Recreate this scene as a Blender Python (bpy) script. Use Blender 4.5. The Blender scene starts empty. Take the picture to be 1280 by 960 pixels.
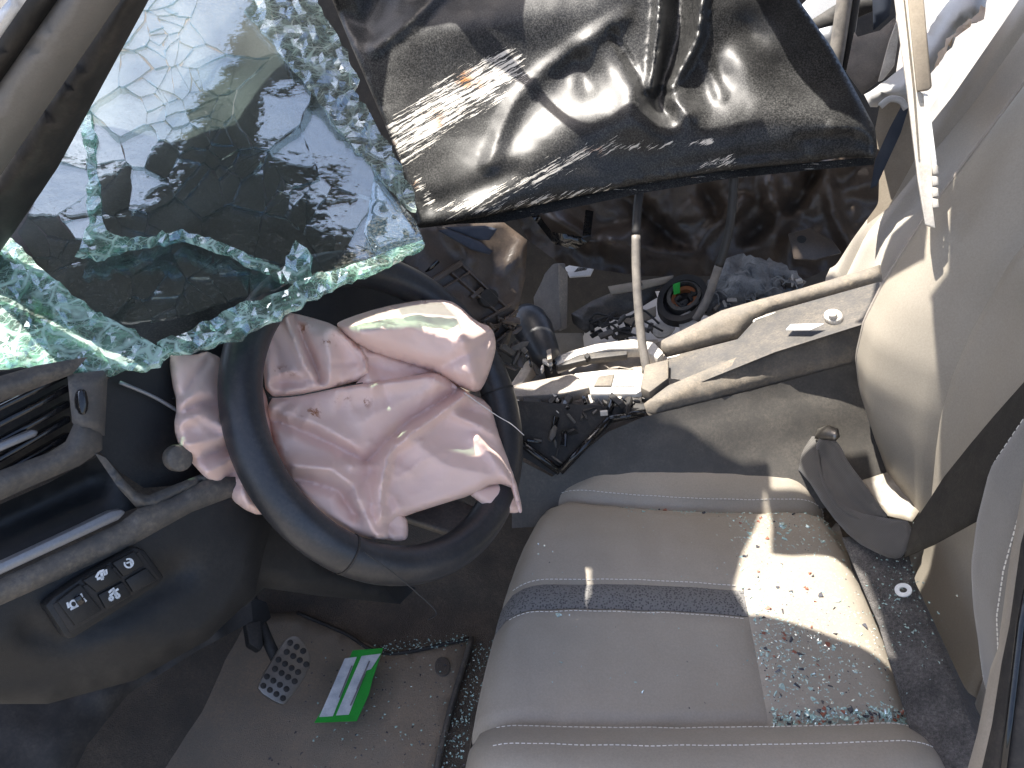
import bpy, bmesh, math, random
import numpy as np
from mathutils import Vector, Matrix, noise
from mathutils.geometry import delaunay_2d_cdt
random.seed(7); rng = np.random.default_rng(7)
R_ = math.radians
scene = bpy.context.scene
col = scene.collection

# ---------------------------------------------------------------- camera
CAM = np.array([0.0, 0.0, 1.12]); TH, PS, FPX = R_(33), R_(11), 960.0
FW = np.array([-math.sin(PS)*math.cos(TH), math.cos(PS)*math.cos(TH), -math.sin(TH)])
RT = np.array([math.cos(PS), math.sin(PS), 0.0]); UP = np.cross(RT, FW)
cd = bpy.data.cameras.new('camera'); cam = bpy.data.objects.new('camera', cd); col.objects.link(cam)
cd.sensor_width = 36; cd.lens = 27.0; cd.clip_start = 0.02; cd.clip_end = 500
cam.matrix_world = Matrix(((RT[0], UP[0], -FW[0], CAM[0]), (RT[1], UP[1], -FW[1], CAM[1]), (RT[2], UP[2], -FW[2], CAM[2]), (0, 0, 0, 1)))
scene.camera = cam
# ---------------------------------------------------------------- light
SUN = np.array([0.38, -0.10, -0.90]); SUN /= np.linalg.norm(SUN)      # direction the light travels
w = bpy.data.worlds.new('World'); scene.world = w; w.use_nodes = True
wn = w.node_tree
sky = wn.nodes.new('ShaderNodeTexSky'); sky.sky_type = 'NISHITA'; sky.sun_disc = False
sky.sun_elevation = math.asin(-SUN[2]); sky.sun_rotation = math.atan2(-SUN[0], -SUN[1])
sky.air_density = 0.7; sky.dust_density = 3.0; sky.ozone_density = 1.0
bg = wn.nodes['Background']; bg.inputs['Strength'].default_value = 0.15
wn.links.new(sky.outputs[0], bg.inputs[0])
sl = bpy.data.lights.new('sun', 'SUN'); sl.energy = 5.0; sl.angle = R_(0.5); sl.color = (1.0, 0.95, 0.87)
sun = bpy.data.objects.new('sun', sl); col.objects.link(sun)
sun.rotation_euler = Vector(-SUN).to_track_quat('Z', 'Y').to_euler()
vs = scene.view_settings; vs.view_transform = 'Standard'; vs.look = 'None'; vs.gamma = 1.0; vs.exposure = 1.7
scene.render.engine = 'CYCLES'

# ---------------------------------------------------------------- pixel -> place helpers
def V(a): return np.array(a, float)
def nrm(a): a = V(a); return a/np.linalg.norm(a)
def ray(x, y):
    x = np.asarray(x, float); y = np.asarray(y, float)
    return FW + RT*((x-640)/FPX)[..., None] - UP*((y-480)/FPX)[..., None]
def onp(x, y, P, n, h=0.0):
    r = ray(x, y); t = ((V(P)-CAM) @ n + h)/(r @ n)
    return CAM + r*np.asarray(t)[..., None]
def atd(x, y, d): return CAM + ray(x, y)*d
def ony(x, y, Y): r = ray(x, y); return CAM + r*(Y/r[1])
def onz(x, y, z): r = ray(x, y); return CAM + r*((z-CAM[2])/r[2])
def onx(x, y, X): r = ray(x, y); return CAM + r*(X/r[0])
class Plane:                     # a world plane; calling it turns pixels into points on it, h metres towards the viewer side
    def __init__(s, P, n):
        s.P = V(P); s.n = nrm(n)
        if s.n @ (CAM-s.P) < 0: s.n = -s.n
    def __call__(s, x, y, h=0.0): return onp(x, y, s.P, s.n, h)
    def off(s, d): return Plane(s.P+s.n*d, s.n)
def plane3(a, b, c): return Plane(a, np.cross(b-a, c-a))

# ---------------------------------------------------------------- polygon helpers
def inside(px, py, poly):
    c = np.zeros(len(px), bool); n = len(poly)
    for i in range(n):
        x1, y1 = poly[i]; x2, y2 = poly[(i+1) % n]
        if y1 == y2: continue
        k = (y1 > py) != (y2 > py)
        c ^= k & (px < (x2-x1)*(py-y1)/(y2-y1)+x1)
    return c
def dline(px, py, pts, closed=False):
    d = np.full(np.shape(px), 1e9); n = len(pts)
    for i in range(n if closed else n-1):
        x1, y1 = pts[i]; x2, y2 = pts[(i+1) % n]
        L = (x2-x1)**2+(y2-y1)**2+1e-12
        t = np.clip(((px-x1)*(x2-x1)+(py-y1)*(y2-y1))/L, 0, 1)
        d = np.minimum(d, np.hypot(px-x1-t*(x2-x1), py-y1-t*(y2-y1)))
    return d
def densify(poly, step, closed=True, jag=0.0):
    out = []; n = len(poly)
    for i in range(n if closed else n-1):
        a = V(poly[i]); b = V(poly[(i+1) % n]); L = np.hypot(*(b-a)); k = max(1, int(round(L/step)))
        for j in range(k):
            p = a+(b-a)*j/k
            if jag and j: p = p+rng.normal(0, jag, 2)
            out.append(tuple(p))
    if not closed: out.append(tuple(poly[-1]))
    return out
def chaikin(poly, it=2, closed=True):
    p = [V(q) for q in poly]
    for _ in range(it):
        o = []; n = len(p)
        if not closed: o.append(p[0])
        for i in range(n if closed else n-1):
            a, b = p[i], p[(i+1) % n]; o += [a*.75+b*.25, a*.25+b*.75]
        if not closed: o.append(p[-1])
        p = o
    return [tuple(q) for q in p]
def catmull(pts, k=8):
    p = [V(q) for q in pts]; p = [2*p[0]-p[1]]+p+[2*p[-1]-p[-2]]; out = []
    for i in range(1, len(p)-2):
        for j in range(k):
            t = j/k; a, b, c, d = p[i-1:i+3]
            out.append(.5*((2*b)+(c-a)*t+(2*a-5*b+4*c-d)*t*t+(3*b-a-3*c+d)*t**3))
    out.append(p[-2]); return out
def tri(poly, step, jag=0.0, jitter=.25):
    b = densify(poly, step, True, jag); bx = V(b)
    x0, y0 = bx.min(0); x1, y1 = bx.max(0); pts = []
    yy = y0; r = 0
    while yy < y1:
        xs = np.arange(x0+(step/2 if r % 2 else 0), x1, step); pts += [(x, yy) for x in xs]; yy += step*.866; r += 1
    p = V(pts) if pts else np.zeros((0, 2))
    if len(p):
        p = p+rng.uniform(-jitter, jitter, p.shape)*step
        ok = inside(p[:, 0], p[:, 1], b); ok &= dline(p[:, 0], p[:, 1], b, True) > step*.55
        p = p[ok]
    allp = [Vector(q) for q in b]+[Vector(q) for q in p]; nb = len(b)
    vs_, es, fs, *_ = delaunay_2d_cdt(allp, [(i, (i+1) % nb) for i in range(nb)], [list(range(nb))], 1, 1e-6)
    P = V([(v.x, v.y) for v in vs_])
    out = []
    for f in fs:
        a = P[f[1]]-P[f[0]]; c = P[f[2]]-P[f[0]]
        out.append(tuple(f) if a[0]*c[1]-a[1]*c[0] < 0 else tuple(reversed(f)))    # y runs down: flip so faces look at the viewer
    return P, out

# ---------------------------------------------------------------- object helpers
def link(name, me, mat, parent=None, smooth=True):
    o = bpy.data.objects.new(name, me); col.objects.link(o)
    if mat is not None: me.materials.append(mat)
    if smooth and len(me.polygons): me.polygons.foreach_set('use_smooth', [True]*len(me.polygons))
    if parent is not None: o.parent = parent
    return o
def mesh(name, verts, faces):
    me = bpy.data.meshes.new(name); me.from_pydata([tuple(map(float, v)) for v in verts], [], faces); me.update(); return me
def tag(o, label, cat, group=None, kind=None):
    if label: o['label'] = label
    if cat: o['category'] = cat
    if group: o['group'] = group
    if kind: o['kind'] = kind
    return o
def thing(name, label, cat, group=None):
    o = bpy.data.objects.new(name, None); col.objects.link(o); o.empty_display_size = .05
    return tag(o, label, cat, group)
def struct(o): o['kind'] = 'structure'; return o
def set_uv(me, P, s=.01):
    uv = me.uv_layers.new(name='UVMap'); idx = np.zeros(len(me.loops), int); me.loops.foreach_get('vertex_index', idx)
    uv.data.foreach_set('uv', (P[idx]*s).ravel())
def set_attr(me, name, vals):
    a = me.attributes.new(name, 'FLOAT', 'POINT'); a.data.foreach_set('value', np.asarray(vals, float))
def solidify(o, t, off=-1):
    m = o.modifiers.new('Solidify', 'SOLIDIFY'); m.thickness = t; m.offset = off; return m
def bevel(o, wd, seg=2, ang=30):
    m = o.modifiers.new('Bevel', 'BEVEL'); m.width = wd; m.segments = seg; m.limit_method = 'ANGLE'; m.angle_limit = R_(ang); m.harden_normals = False
    return m
def wnoise(P3, s, oct_=3, seed=0.0):
    return np.array([noise.fractal(Vector((p[0]*s+seed, p[1]*s+seed*.7, p[2]*s)), 1.0, 2.0, oct_) for p in P3])
def rnoise(xs, ys, s, seed=0., oct_=3, ang=0., stretch=1.):
    c, n_ = math.cos(ang), math.sin(ang); u = (xs*c+ys*n_)*s/stretch; v = (-xs*n_+ys*c)*s
    return np.array([noise.fractal(Vector((a+seed, b-seed, seed)), 1.0, 2.0, oct_) for a, b in zip(u, v)])
def ridge(xs, ys, pts, wd, amp, kind='g'):
    d = dline(xs, ys, pts)
    if kind == 'g': return amp*np.exp(-(d/wd)**2)
    if kind == 't': return amp*np.clip(1-d/wd, 0, 1)
    return amp*np.exp(-d/wd)
def curlf(d, wd, r):
    q = np.clip(1-d/wd, 0, 1); return -r*(1-np.sqrt(np.clip(1-q*q, 0, 1)))
def sheet(name, poly, G, mat, parent=None, step=12, h=None, curl=None, jag=0.0, thick=0.0, smooth=True, attrs=None, round_=0, uvs=.01, sub=0):
    if round_: poly = chaikin(poly, round_)
    P, F = tri(poly, step, jag); xs, ys = P[:, 0], P[:, 1]
    hh = np.zeros(len(P)) if h is None else h(xs, ys)+np.zeros(len(P))
    if curl: hh = hh+curlf(dline(xs, ys, poly, True), *curl)
    W = G(xs, ys, hh); me = mesh(name, W, F); set_uv(me, P, uvs)
    if attrs:
        for k, fn in attrs.items(): set_attr(me, k, fn(xs, ys))
    o = link(name, me, mat, parent, smooth)
    if sub:
        m = o.modifiers.new('Subdivision', 'SUBSURF'); m.levels = sub; m.render_levels = sub
    if thick: solidify(o, thick)
    return o
def prism(name, poly, pl, mat, parent=None, t=.01, bev=.002, lift=0.0, round_=0, seg=2):
    """flat plate whose outline is the polygon on plane pl, its face `lift` above the plane, t thick behind"""
    if round_: poly = chaikin(poly, round_)
    p = V(poly); n = len(p); A = pl(p[:, 0], p[:, 1], lift); B = A-pl.n*t
    ar = sum(p[i][0]*p[(i+1) % n][1]-p[(i+1) % n][0]*p[i][1] for i in range(n))
    if ar > 0: A = A[::-1]; B = B[::-1]
    f = [list(range(n)), list(range(2*n-1, n-1, -1))]+[[i, n+i, n+(i+1) % n, (i+1) % n] for i in range(n)]
    o = link(name, mesh(name, np.vstack([A, B]), f), mat, parent, True)
    if bev: bevel(o, bev, seg)
    m = o.modifiers.new('EdgeSplit', 'EDGE_SPLIT'); m.split_angle = R_(35)
    return o
def tube(name, pts, rad, mat, parent=None, n=10, caps=True):
    pts = [V(p) for p in pts]; rad = [rad]*len(pts) if np.isscalar(rad) else list(rad)
    verts, faces = [], []; prev = None
    for i, p in enumerate(pts):
        t = nrm(pts[min(i+1, len(pts)-1)]-pts[max(i-1, 0)])
        if prev is None: a = nrm(np.cross(t, [0, 0, 1] if abs(t[2]) < .9 else [1, 0, 0]))
        else: a = nrm(prev-t*(prev @ t))
        prev = a; b = np.cross(t, a)
        for k in range(n):
            q = 2*math.pi*k/n; verts.append(p+rad[i]*(a*math.cos(q)+b*math.sin(q)))
    for i in range(len(pts)-1):
        for k in range(n): faces.append((i*n+k, i*n+(k+1) % n, (i+1)*n+(k+1) % n, (i+1)*n+k))
    if caps: faces += [tuple(range(n-1, -1, -1)), tuple(range((len(pts)-1)*n, len(pts)*n))]
    return link(name, mesh(name, verts, faces), mat, parent)
def pxtube(name, pts, rad, G, mat, parent=None, k=8, n=8, h=0.0):
    c = V(catmull([V(p) for p in pts], k)) if k else V(pts)
    return tube(name, G(c[:, 0], c[:, 1], h+np.zeros(len(c))), rad, mat, parent, n)
def disc(pl, x, y, r, n=14, asp=1.0, ang=0.):
    return [(x+r*math.cos(a)*math.cos(ang)-r*asp*math.sin(a)*math.sin(ang), y+r*math.cos(a)*math.sin(ang)+r*asp*math.sin(a)*math.cos(ang)) for a in np.linspace(0, 2*math.pi, n, endpoint=False)]

# ---------------------------------------------------------------- materials
def S(r, g, b):        # sRGB bytes -> linear
    return tuple(((c/255)/12.92 if c/255 < .04045 else ((c/255+.055)/1.055)**2.4) for c in (r, g, b))+(1.0,)
class NT:
    def __init__(s, name):
        s.m = bpy.data.materials.new(name); s.m.use_nodes = True; s.t = s.m.node_tree; s.b = s.t.nodes['Principled BSDF']; s.out = s.t.nodes['Material Output']
    def n(s, ty, **kw):
        x = s.t.nodes.new('ShaderNode'+ty)
        for k, v in kw.items():
            if hasattr(x, k): setattr(x, k, v)
            else: x.inputs[k].default_value = v
        return x
    def l(s, a, b): s.t.links.new(a, b)
    def coord(s, kind='Object', scale=1, rot=(0, 0, 0)):
        tc = s.n('TexCoord'); mp = s.n('Mapping'); mp.inputs['Scale'].default_value = (scale,)*3 if np.isscalar(scale) else scale
        mp.inputs['Rotation'].default_value = rot; s.l(tc.outputs[kind], mp.inputs[0]); return mp.outputs[0]
    def noise(s, v, scale, detail=4, rough=.55, dist=0.):
        x = s.n('TexNoise'); x.inputs['Scale'].default_value = scale; x.inputs['Detail'].default_value = detail
        x.inputs['Roughness'].default_value = rough; x.inputs['Distortion'].default_value = dist; s.l(v, x.inputs['Vector']); return x.outputs['Fac']
    def ramp(s, f, stops):
        x = s.n('ValToRGB'); e = x.color_ramp.elements
        while len(e) < len(stops): e.new(.5)
        for q, (p, c) in zip(e, stops): q.position = p; q.color = c if len(c) == 4 else (*c, 1)
        s.l(f, x.inputs[0]); return x.outputs[0]
    def mix(s, f, a, b, mode='MIX'):
        x = s.n('Mix', data_type='RGBA', blend_type=mode); 
        for i, q in ((0, f), (6, a), (7, b)):
            if hasattr(q, 'is_linked') or hasattr(q, 'links'): s.l(q, x.inputs[i])
            else: x.inputs[i].default_value = q
        return x.outputs[2]
    def math(s, op, a, b=None):
        x = s.n('Math', operation=op)
        for i, q in ((0, a), (1, b)):
            if q is None: continue
            if hasattr(q, 'links'): s.l(q, x.inputs[i])
            else: x.inputs[i].default_value = q
        return x.outputs[0]
    def bump(s, hgt, strength=.3, dist=.001, prev=None):
        x = s.n('Bump'); x.inputs['Strength'].default_value = strength; x.inputs['Distance'].default_value = dist
        s.l(hgt, x.inputs['Height'])
        if prev is not None: s.l(prev, x.inputs['Normal'])
        s.l(x.outputs[0], s.b.inputs['Normal']); return x.outputs[0]
    def attr(s, name): x = s.n('Attribute', attribute_name=name); return x.outputs['Fac']
BW = lambda v: (v, v, v, 1)
def basic(name, c1, c2, scale=8, rough=.6, rvar=.15, grain=900, gstr=.15, gdist=.0004, dust=None, dust_amt=0., metal=0., spec=.5, coat=0., sheen=0., speck=420, sv=.16):
    """two-tone surface with broad mottling, fine grain relief and optional dust"""
    t = NT(name); v = t.coord(); f = t.noise(v, scale, 5)
    c = t.mix(t.ramp(f, [(.3, BW(0)), (.7, BW(1))]), c1, c2)
    if dust:
        d = t.noise(v, scale*2.3, 6, .7); e = t.noise(v, 260, 3, .6)
        dm = t.math('MULTIPLY', t.ramp(d, [(.35, BW(0)), (.75, BW(1))]), t.ramp(e, [(.35, BW(.25)), (.65, BW(1))]))
        dm = t.math('MULTIPLY', dm, dust_amt); c = t.mix(dm, c, dust)
    sp_ = t.noise(v, speck, 2, .8); c = t.mix(1.0, c, t.ramp(sp_, [(.3, BW(1-sv)), (.7, BW(1+0*sv))]), 'MULTIPLY')
    t.l(c, t.b.inputs['Base Color'])
    rr = t.n('MapRange'); t.l(t.noise(v, scale*1.7, 4), rr.inputs[0]); rr.inputs[3].default_value = max(.02, rough-rvar); rr.inputs[4].default_value = min(1, rough+rvar)
    t.l(rr.outputs[0], t.b.inputs['Roughness'])
    t.b.inputs['Metallic'].default_value = metal; t.b.inputs['Specular IOR Level'].default_value = spec
    t.b.inputs['Coat Weight'].default_value = coat; t.b.inputs['Sheen Weight'].default_value = sheen
    if gstr: t.bump(t.noise(v, grain, 2), gstr, gdist)
    return t.m
M = {}
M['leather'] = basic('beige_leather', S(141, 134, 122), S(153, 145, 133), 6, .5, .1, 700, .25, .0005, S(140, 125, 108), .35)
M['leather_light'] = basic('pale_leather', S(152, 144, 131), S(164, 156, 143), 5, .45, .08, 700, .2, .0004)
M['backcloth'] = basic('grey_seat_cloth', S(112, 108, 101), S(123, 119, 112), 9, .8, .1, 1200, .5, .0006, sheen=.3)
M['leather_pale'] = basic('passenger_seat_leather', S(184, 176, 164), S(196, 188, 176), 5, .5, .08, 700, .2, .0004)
M['thread'] = basic('pale_thread', S(215, 210, 200), S(230, 226, 218), 40, .7, gstr=0)
M['piping'] = basic('seam_piping', S(150, 142, 132), S(165, 156, 146), 20, .6)
M['blackplastic'] = basic('black_grained_plastic', S(20, 22, 24), S(27, 29, 31), 7, .5, .08, 1500, .5, .0005, S(110, 106, 100), .10, spec=.35)
M['greyplastic'] = basic('dark_grey_plastic', S(58, 57, 56), S(74, 72, 70), 8, .55, .1, 1200, .4, .0005, S(150, 138, 120), .5)
M['gloss'] = basic('gloss_black_plastic', S(12, 13, 15), S(18, 19, 22), 8, .12, .06, 300, .05, .0003, S(140, 130, 118), .12)
M['silver'] = basic('satin_silver_trim', S(120, 122, 126), S(136, 138, 142), 10, .4, .08, 900, .05, metal=.5)
M['wheelskin'] = basic('navy_black_leather', S(31, 34, 38), S(41, 44, 49), 14, .38, .1, 800, .3, .0005, S(120, 110, 100), .22)
M['rubber'] = basic('black_rubber', S(20, 20, 21), S(32, 31, 30), 15, .7, .1, 600, .3, dust=S(110, 100, 90), dust_amt=.25)
M['carpet'] = basic('brown_grey_carpet', S(62, 55, 48), S(80, 71, 62), 5, .95, .04, 500, 1.0, .002, S(150, 130, 108), .45, sheen=.2)
M['mat'] = basic('grey_floor_mat', S(116, 108, 97), S(136, 125, 111), 4, .9, .05, 900, 1.0, .0015, S(176, 150, 122), .55)
M['felt'] = basic('charcoal_felt', S(66, 63, 61), S(84, 80, 77), 12, .95, .03, 500, 1.0, .003, S(170, 163, 156), .5, sheen=.1, speck=300, sv=.6)
M['metal'] = basic('brushed_metal', S(120, 115, 108), S(150, 145, 138), 20, .4, .12, 700, .2, metal=.8)
M['dirtywhite'] = basic('dirty_white_plastic', S(196, 190, 180), S(222, 217, 208), 14, .55, .1, 500, .25, dust=S(120, 108, 92), dust_amt=.6)
M['greytrim'] = basic('pillar_grey_trim', S(106, 103, 99), S(116, 113, 109), 5, .6, .1, 1000, .3)
M['paletrim'] = basic('pale_trim', S(178, 177, 174), S(190, 188, 185), 6, .5, .1, 800, .2)
M['sidegrey'] = basic('console_side_vinyl', S(58, 56, 53), S(74, 71, 67), 8, .6, .1, 900, .4, .0006, S(140, 131, 118), .3)
M['padded'] = basic('dusty_brown_vinyl', S(90, 85, 78), S(110, 104, 95), 10, .7, .1, 900, .6, .0008, S(168, 152, 130), .6)
M['dustgrey'] = basic('dusty_grey_plastic', S(120, 112, 104), S(150, 142, 132), 12, .75, .1, 500, .5, .001, S(188, 176, 160), .7)
M['foamgrey'] = basic('grey_foam', S(112, 108, 106), S(140, 135, 131), 18, .9, .05, 700, .8, .002, S(170, 162, 150), .4)
M['darkbrown'] = basic('sooty_brown_plastic', S(56, 49, 44), S(84, 73, 64), 9, .4, .15, 400, .4, .001, S(120, 104, 90), .4)
M['beigeboard'] = basic('beige_board', S(150, 138, 122), S(170, 158, 140), 14, .8, .1, 300, .3, dust=S(110, 100, 90), dust_amt=.4)
M['wire'] = basic('cable_black', S(30, 30, 31), S(46, 45, 44), 20, .5)
M['cableworn'] = basic('cable_scuffed_grey', S(96, 92, 88), S(130, 124, 116), 60, .6)
M['white'] = basic('white_paper', S(225, 225, 222), S(238, 238, 236), 20, .7, gstr=.05)
M['green'] = basic('green_print', S(16, 140, 40), S(24, 160, 52), 20, .5, gstr=.05)
M['greypaper'] = basic('printed_grey_paper', S(168, 176, 186), S(205, 210, 214), 60, .5, gstr=.05)
M['copper'] = basic('copper_winding', S(150, 90, 55), S(175, 110, 70), 30, .5, metal=.3)
M['ash'] = basic('grey_shredded_insulation', S(120, 120, 120), S(165, 164, 160), 30, .95, .03, 200, 1.0, .004, S(90, 88, 86), .6)
M['ground'] = basic('dusty_concrete', S(112, 108, 102), S(128, 123, 116), 1.2, .9, .05, 60, .4, .004)
M['tan'] = basic('tan_plastic', S(178, 150, 118), S(190, 165, 132), 10, .6)
M['icon'] = basic('white_icon_print', S(190, 200, 205), S(210, 215, 220), 30, .6, gstr=0)
M['bluebelt'] = basic('blue_black_webbing', S(36, 44, 58), S(52, 60, 74), 20, .7, gstr=.4)
M['bodywhite'] = basic('outside_white_paint', S(215, 218, 222), S(230, 232, 235), 4, .3, coat=.5)
M['shade_liner'] = basic('shade_sheet_liner', S(116, 112, 105), S(128, 124, 117), 5, .9)

def webbing():
    t = NT('charcoal_webbing'); v = t.coord('UV'); wv = t.n('TexWave', wave_type='BANDS', bands_direction='DIAGONAL'); wv.inputs['Scale'].default_value = 30; t.l(v, wv.inputs[0])
    c = t.mix(t.noise(t.coord(), 25, 5), S(62, 59, 56), S(84, 80, 75)); c = t.mix(t.math('MULTIPLY', wv.outputs['Fac'], .25), c, S(30, 29, 29))
    t.l(c, t.b.inputs['Base Color']); t.b.inputs['Roughness'].default_value = .75; t.b.inputs['Sheen Weight'].default_value = .3
    t.bump(wv.outputs['Fac'], .4, .0006); return t.m
M['belt'] = webbing()
M['lapbelt'] = basic('brown_black_webbing', S(34, 31, 27), S(50, 46, 39), 25, .8, .05, 900, .6, .0008, S(120, 112, 98), .15, speck=600, sv=.5)
def stripe():
    t = NT('dark_woven_seat_cloth'); v = t.coord('Object', 1)
    vo = t.n('TexVoronoi', feature='F1'); vo.inputs['Scale'].default_value = 330; t.l(v, vo.inputs[0])
    c = t.mix(t.ramp(vo.outputs['Distance'], [(.15, BW(0)), (.5, BW(1))]), S(48, 47, 48), S(108, 106, 104))
    t.l(c, t.b.inputs['Base Color']); t.b.inputs['Roughness'].default_value = .85; t.bump(vo.outputs['Distance'], .8, .001); return t.m
M['stripe'] = stripe()
def airbag():
    t = NT('pink_airbag_nylon'); v = t.coord(); uv = t.coord('UV')
    f = t.noise(v, 9, 4); c = t.mix(f, S(253, 219, 204), S(255, 228, 215))
    st = t.math('MULTIPLY', t.attr('stain'), t.ramp(t.noise(v, 75, 4, .7), [(.52, BW(0)), (.60, BW(1))]))
    c = t.mix(st, c, S(176, 110, 66)); t.l(c, t.b.inputs['Base Color'])
    t.b.inputs['Roughness'].default_value = .42; t.b.inputs['Sheen Weight'].default_value = .25
    t.b.inputs['Subsurface Weight'].default_value = 0.0
    w1 = t.n('TexWave', wave_type='BANDS', bands_direction='X'); w1.inputs['Scale'].default_value = 24; w1.inputs['Distortion'].default_value = 1.2; t.l(uv, w1.inputs[0])
    w2 = t.n('TexWave', wave_type='BANDS', bands_direction='Y'); w2.inputs['Scale'].default_value = 24; w2.inputs['Distortion'].default_value = 1.2; t.l(uv, w2.inputs[0])
    b1 = t.bump(t.math('ADD', w1.outputs['Fac'], w2.outputs['Fac']), .4, .0007)
    t.bump(t.noise(v, 30, 4, .55, .8), .22, .003, b1)
    tr = t.n('BsdfTranslucent'); t.l(c, tr.inputs[0]); mx = t.n('MixShader'); mx.inputs[0].default_value = .22
    t.l(t.b.outputs[0], mx.inputs[1]); t.l(tr.outputs[0], mx.inputs[2]); t.l(mx.outputs[0], t.out.inputs[0]); return t.m
M['airbag'] = airbag()
def hoodpaint():
    t = NT('scraped_black_paint'); v = t.coord(); uv = t.coord('UV')
    dust = t.math('MULTIPLY', t.ramp(t.noise(v, 5, 5, .65), [(.3, BW(.15)), (.7, BW(1))]), t.ramp(t.noise(v, 420, 3, .7), [(.42, BW(.12)), (.66, BW(1))]))
    dust = t.math('MULTIPLY', dust, .30)
    c = t.mix(dust, S(9, 10, 12), S(140, 139, 136))
    a1 = t.n('Attribute', attribute_name='scrape_along').outputs['Fac']; a2 = t.n('Attribute', attribute_name='scrape_across').outputs['Fac']
    cx = t.n('CombineXYZ'); t.l(t.math('MULTIPLY', a1, 1.0), cx.inputs[0]); t.l(a2, cx.inputs[1])
    sc = t.noise(cx.outputs[0], 7, 5, .75, .1)
    sc2 = t.noise(cx.outputs[0], 17, 4, .7, .1)
    scm = t.attr('scrape'); thr = t.math('SUBTRACT', .72, t.math('MULTIPLY', scm, .20))
    k1 = t.math('GREATER_THAN', sc, thr); k2 = t.math('GREATER_THAN', sc2, t.math('ADD', thr, .015))
    k = t.math('MAXIMUM', k1, k2); k = t.math('MULTIPLY', k, t.math('GREATER_THAN', scm, .04))
    # chalk white bruises with some bare metal rust
    sccol = t.mix(t.ramp(t.noise(v, 16, 4), [(.60, BW(0)), (.72, BW(1))]), S(214, 208, 198), S(188, 128, 76))
    c = t.mix(k, c, sccol); t.l(c, t.b.inputs['Base Color'])
    rg = t.math('ADD', t.math('MULTIPLY', k, .5), t.math('ADD', .36, t.math('MULTIPLY', dust, .6))); t.l(rg, t.b.inputs['Roughness'])
    t.b.inputs['Coat Weight'].default_value = .06; t.b.inputs['Coat Roughness'].default_value = .05; t.b.inputs['Specular IOR Level'].default_value = .3
    b = t.bump(t.noise(v, 300, 3), .08, .0006); t.bump(k, .3, .0008, b)
    return t.m
M['hood'] = hoodpaint()
def glassy(name, tint, refl, crack=None, crackamt=0., cracks=(34, 110), rough=.02):
    t = NT(name); t.t.nodes.remove(t.b); v = t.coord()
    nz = t.noise(v, 22, 3); bp = t.n('Bump'); bp.inputs['Strength'].default_value = .12; bp.inputs['Distance'].default_value = .01; t.l(nz, bp.inputs['Height'])
    tr = t.n('BsdfTransparent'); tr.inputs[0].default_value = tint
    gl = t.n('BsdfGlossy'); gl.inputs['Roughness'].default_value = rough; gl.inputs['Color'].default_value = (.74, .87, 1, 1); t.l(bp.outputs[0], gl.inputs['Normal'])
    lw = t.n('LayerWeight'); lw.inputs[0].default_value = .5
    fr = t.math('ADD', refl, t.math('MULTIPLY', lw.outputs['Facing'], .10)); fr = t.math('MINIMUM', fr, 1.0)
    m1 = t.n('MixShader'); t.l(fr, m1.inputs[0]); t.l(tr.outputs[0], m1.inputs[1]); t.l(gl.outputs[0], m1.inputs[2]); last = m1.outputs[0]
    dst = t.math('MULTIPLY', t.ramp(t.noise(v, 330, 3, .7), [(.5, BW(0)), (.72, BW(1))]), .16)
    df = t.n('BsdfDiffuse'); df.inputs[0].default_value = S(200, 196, 186); m3 = t.n('MixShader'); t.l(dst, m3.inputs[0]); t.l(last, m3.inputs[1]); t.l(df.outputs[0], m3.inputs[2]); last = m3.outputs[0]
    if crack:
        e = None
        for sc in cracks:
            vo = t.n('TexVoronoi', feature='DISTANCE_TO_EDGE'); vo.inputs['Scale'].default_value = sc
            nv = t.n('TexNoise'); nv.inputs['Scale'].default_value = sc*.5; t.l(v, nv.inputs[0])
            mv = t.n('Mix', data_type='VECTOR'); mv.inputs[0].default_value = .03; t.l(v, mv.inputs[4]); t.l(nv.outputs['Color'], mv.inputs[5]); t.l(mv.outputs[1], vo.inputs[0])
            q = t.ramp(vo.outputs['Distance'], [(0, BW(1)), (.03, BW(.8)), (.07, BW(.0))]); e = q if e is None else t.math('MAXIMUM', e, t.math('MULTIPLY', q, .7))
        patch = t.ramp(t.noise(v, 26, 4, .6), [(.38, BW(.15)), (.6, BW(1))])
        e = t.math('MULTIPLY', t.math('MULTIPLY', e, patch), crackamt)
        cl = t.math('MULTIPLY', patch, .16*crackamt); e = t.math('MINIMUM', t.math('ADD', e, cl), 1.0)
        d2 = t.n('BsdfDiffuse'); cc = t.mix(t.noise(v, 30, 3), S(176, 212, 196), crack); t.l(cc, d2.inputs[0])
        t2 = t.n('BsdfTranslucent'); t.l(cc, t2.inputs[0]); m4 = t.n('MixShader'); m4.inputs[0].default_value = .4; t.l(d2.outputs[0], m4.inputs[1]); t.l(t2.outputs[0], m4.inputs[2])
        m2 = t.n('MixShader'); t.l(e, m2.inputs[0]); t.l(last, m2.inputs[1]); t.l(m4.outputs[0], m2.inputs[2]); last = m2.outputs[0]
    t.l(last, t.out.inputs[0]); return t.m
M['glass'] = glassy('windscreen_glass', (.78, .84, .83, 1), .085)
M['crazed'] = glassy('crazed_green_glass', (.62, .84, .74, 1), .14, S(232, 246, 238), 1.0)
def solidc(name, c, rough, trans=0.): 
    t = NT(name); t.b.inputs['Base Color'].default_value = c; t.b.inputs['Roughness'].default_value = rough
    t.b.inputs['Transmission Weight'].default_value = trans; return t.m
M['crazed_dusty'] = glassy('crazed_dusty_glass', (.82, .86, .83, 1), .12, S(228, 226, 214), .75)
M['chip_a'] = solidc('aqua_glass_chip', (.62, .86, .80, 1), .08, .55)
M['chip_b'] = solidc('dark_glass_chip', (.06, .06, .07, 1), .15)
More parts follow.
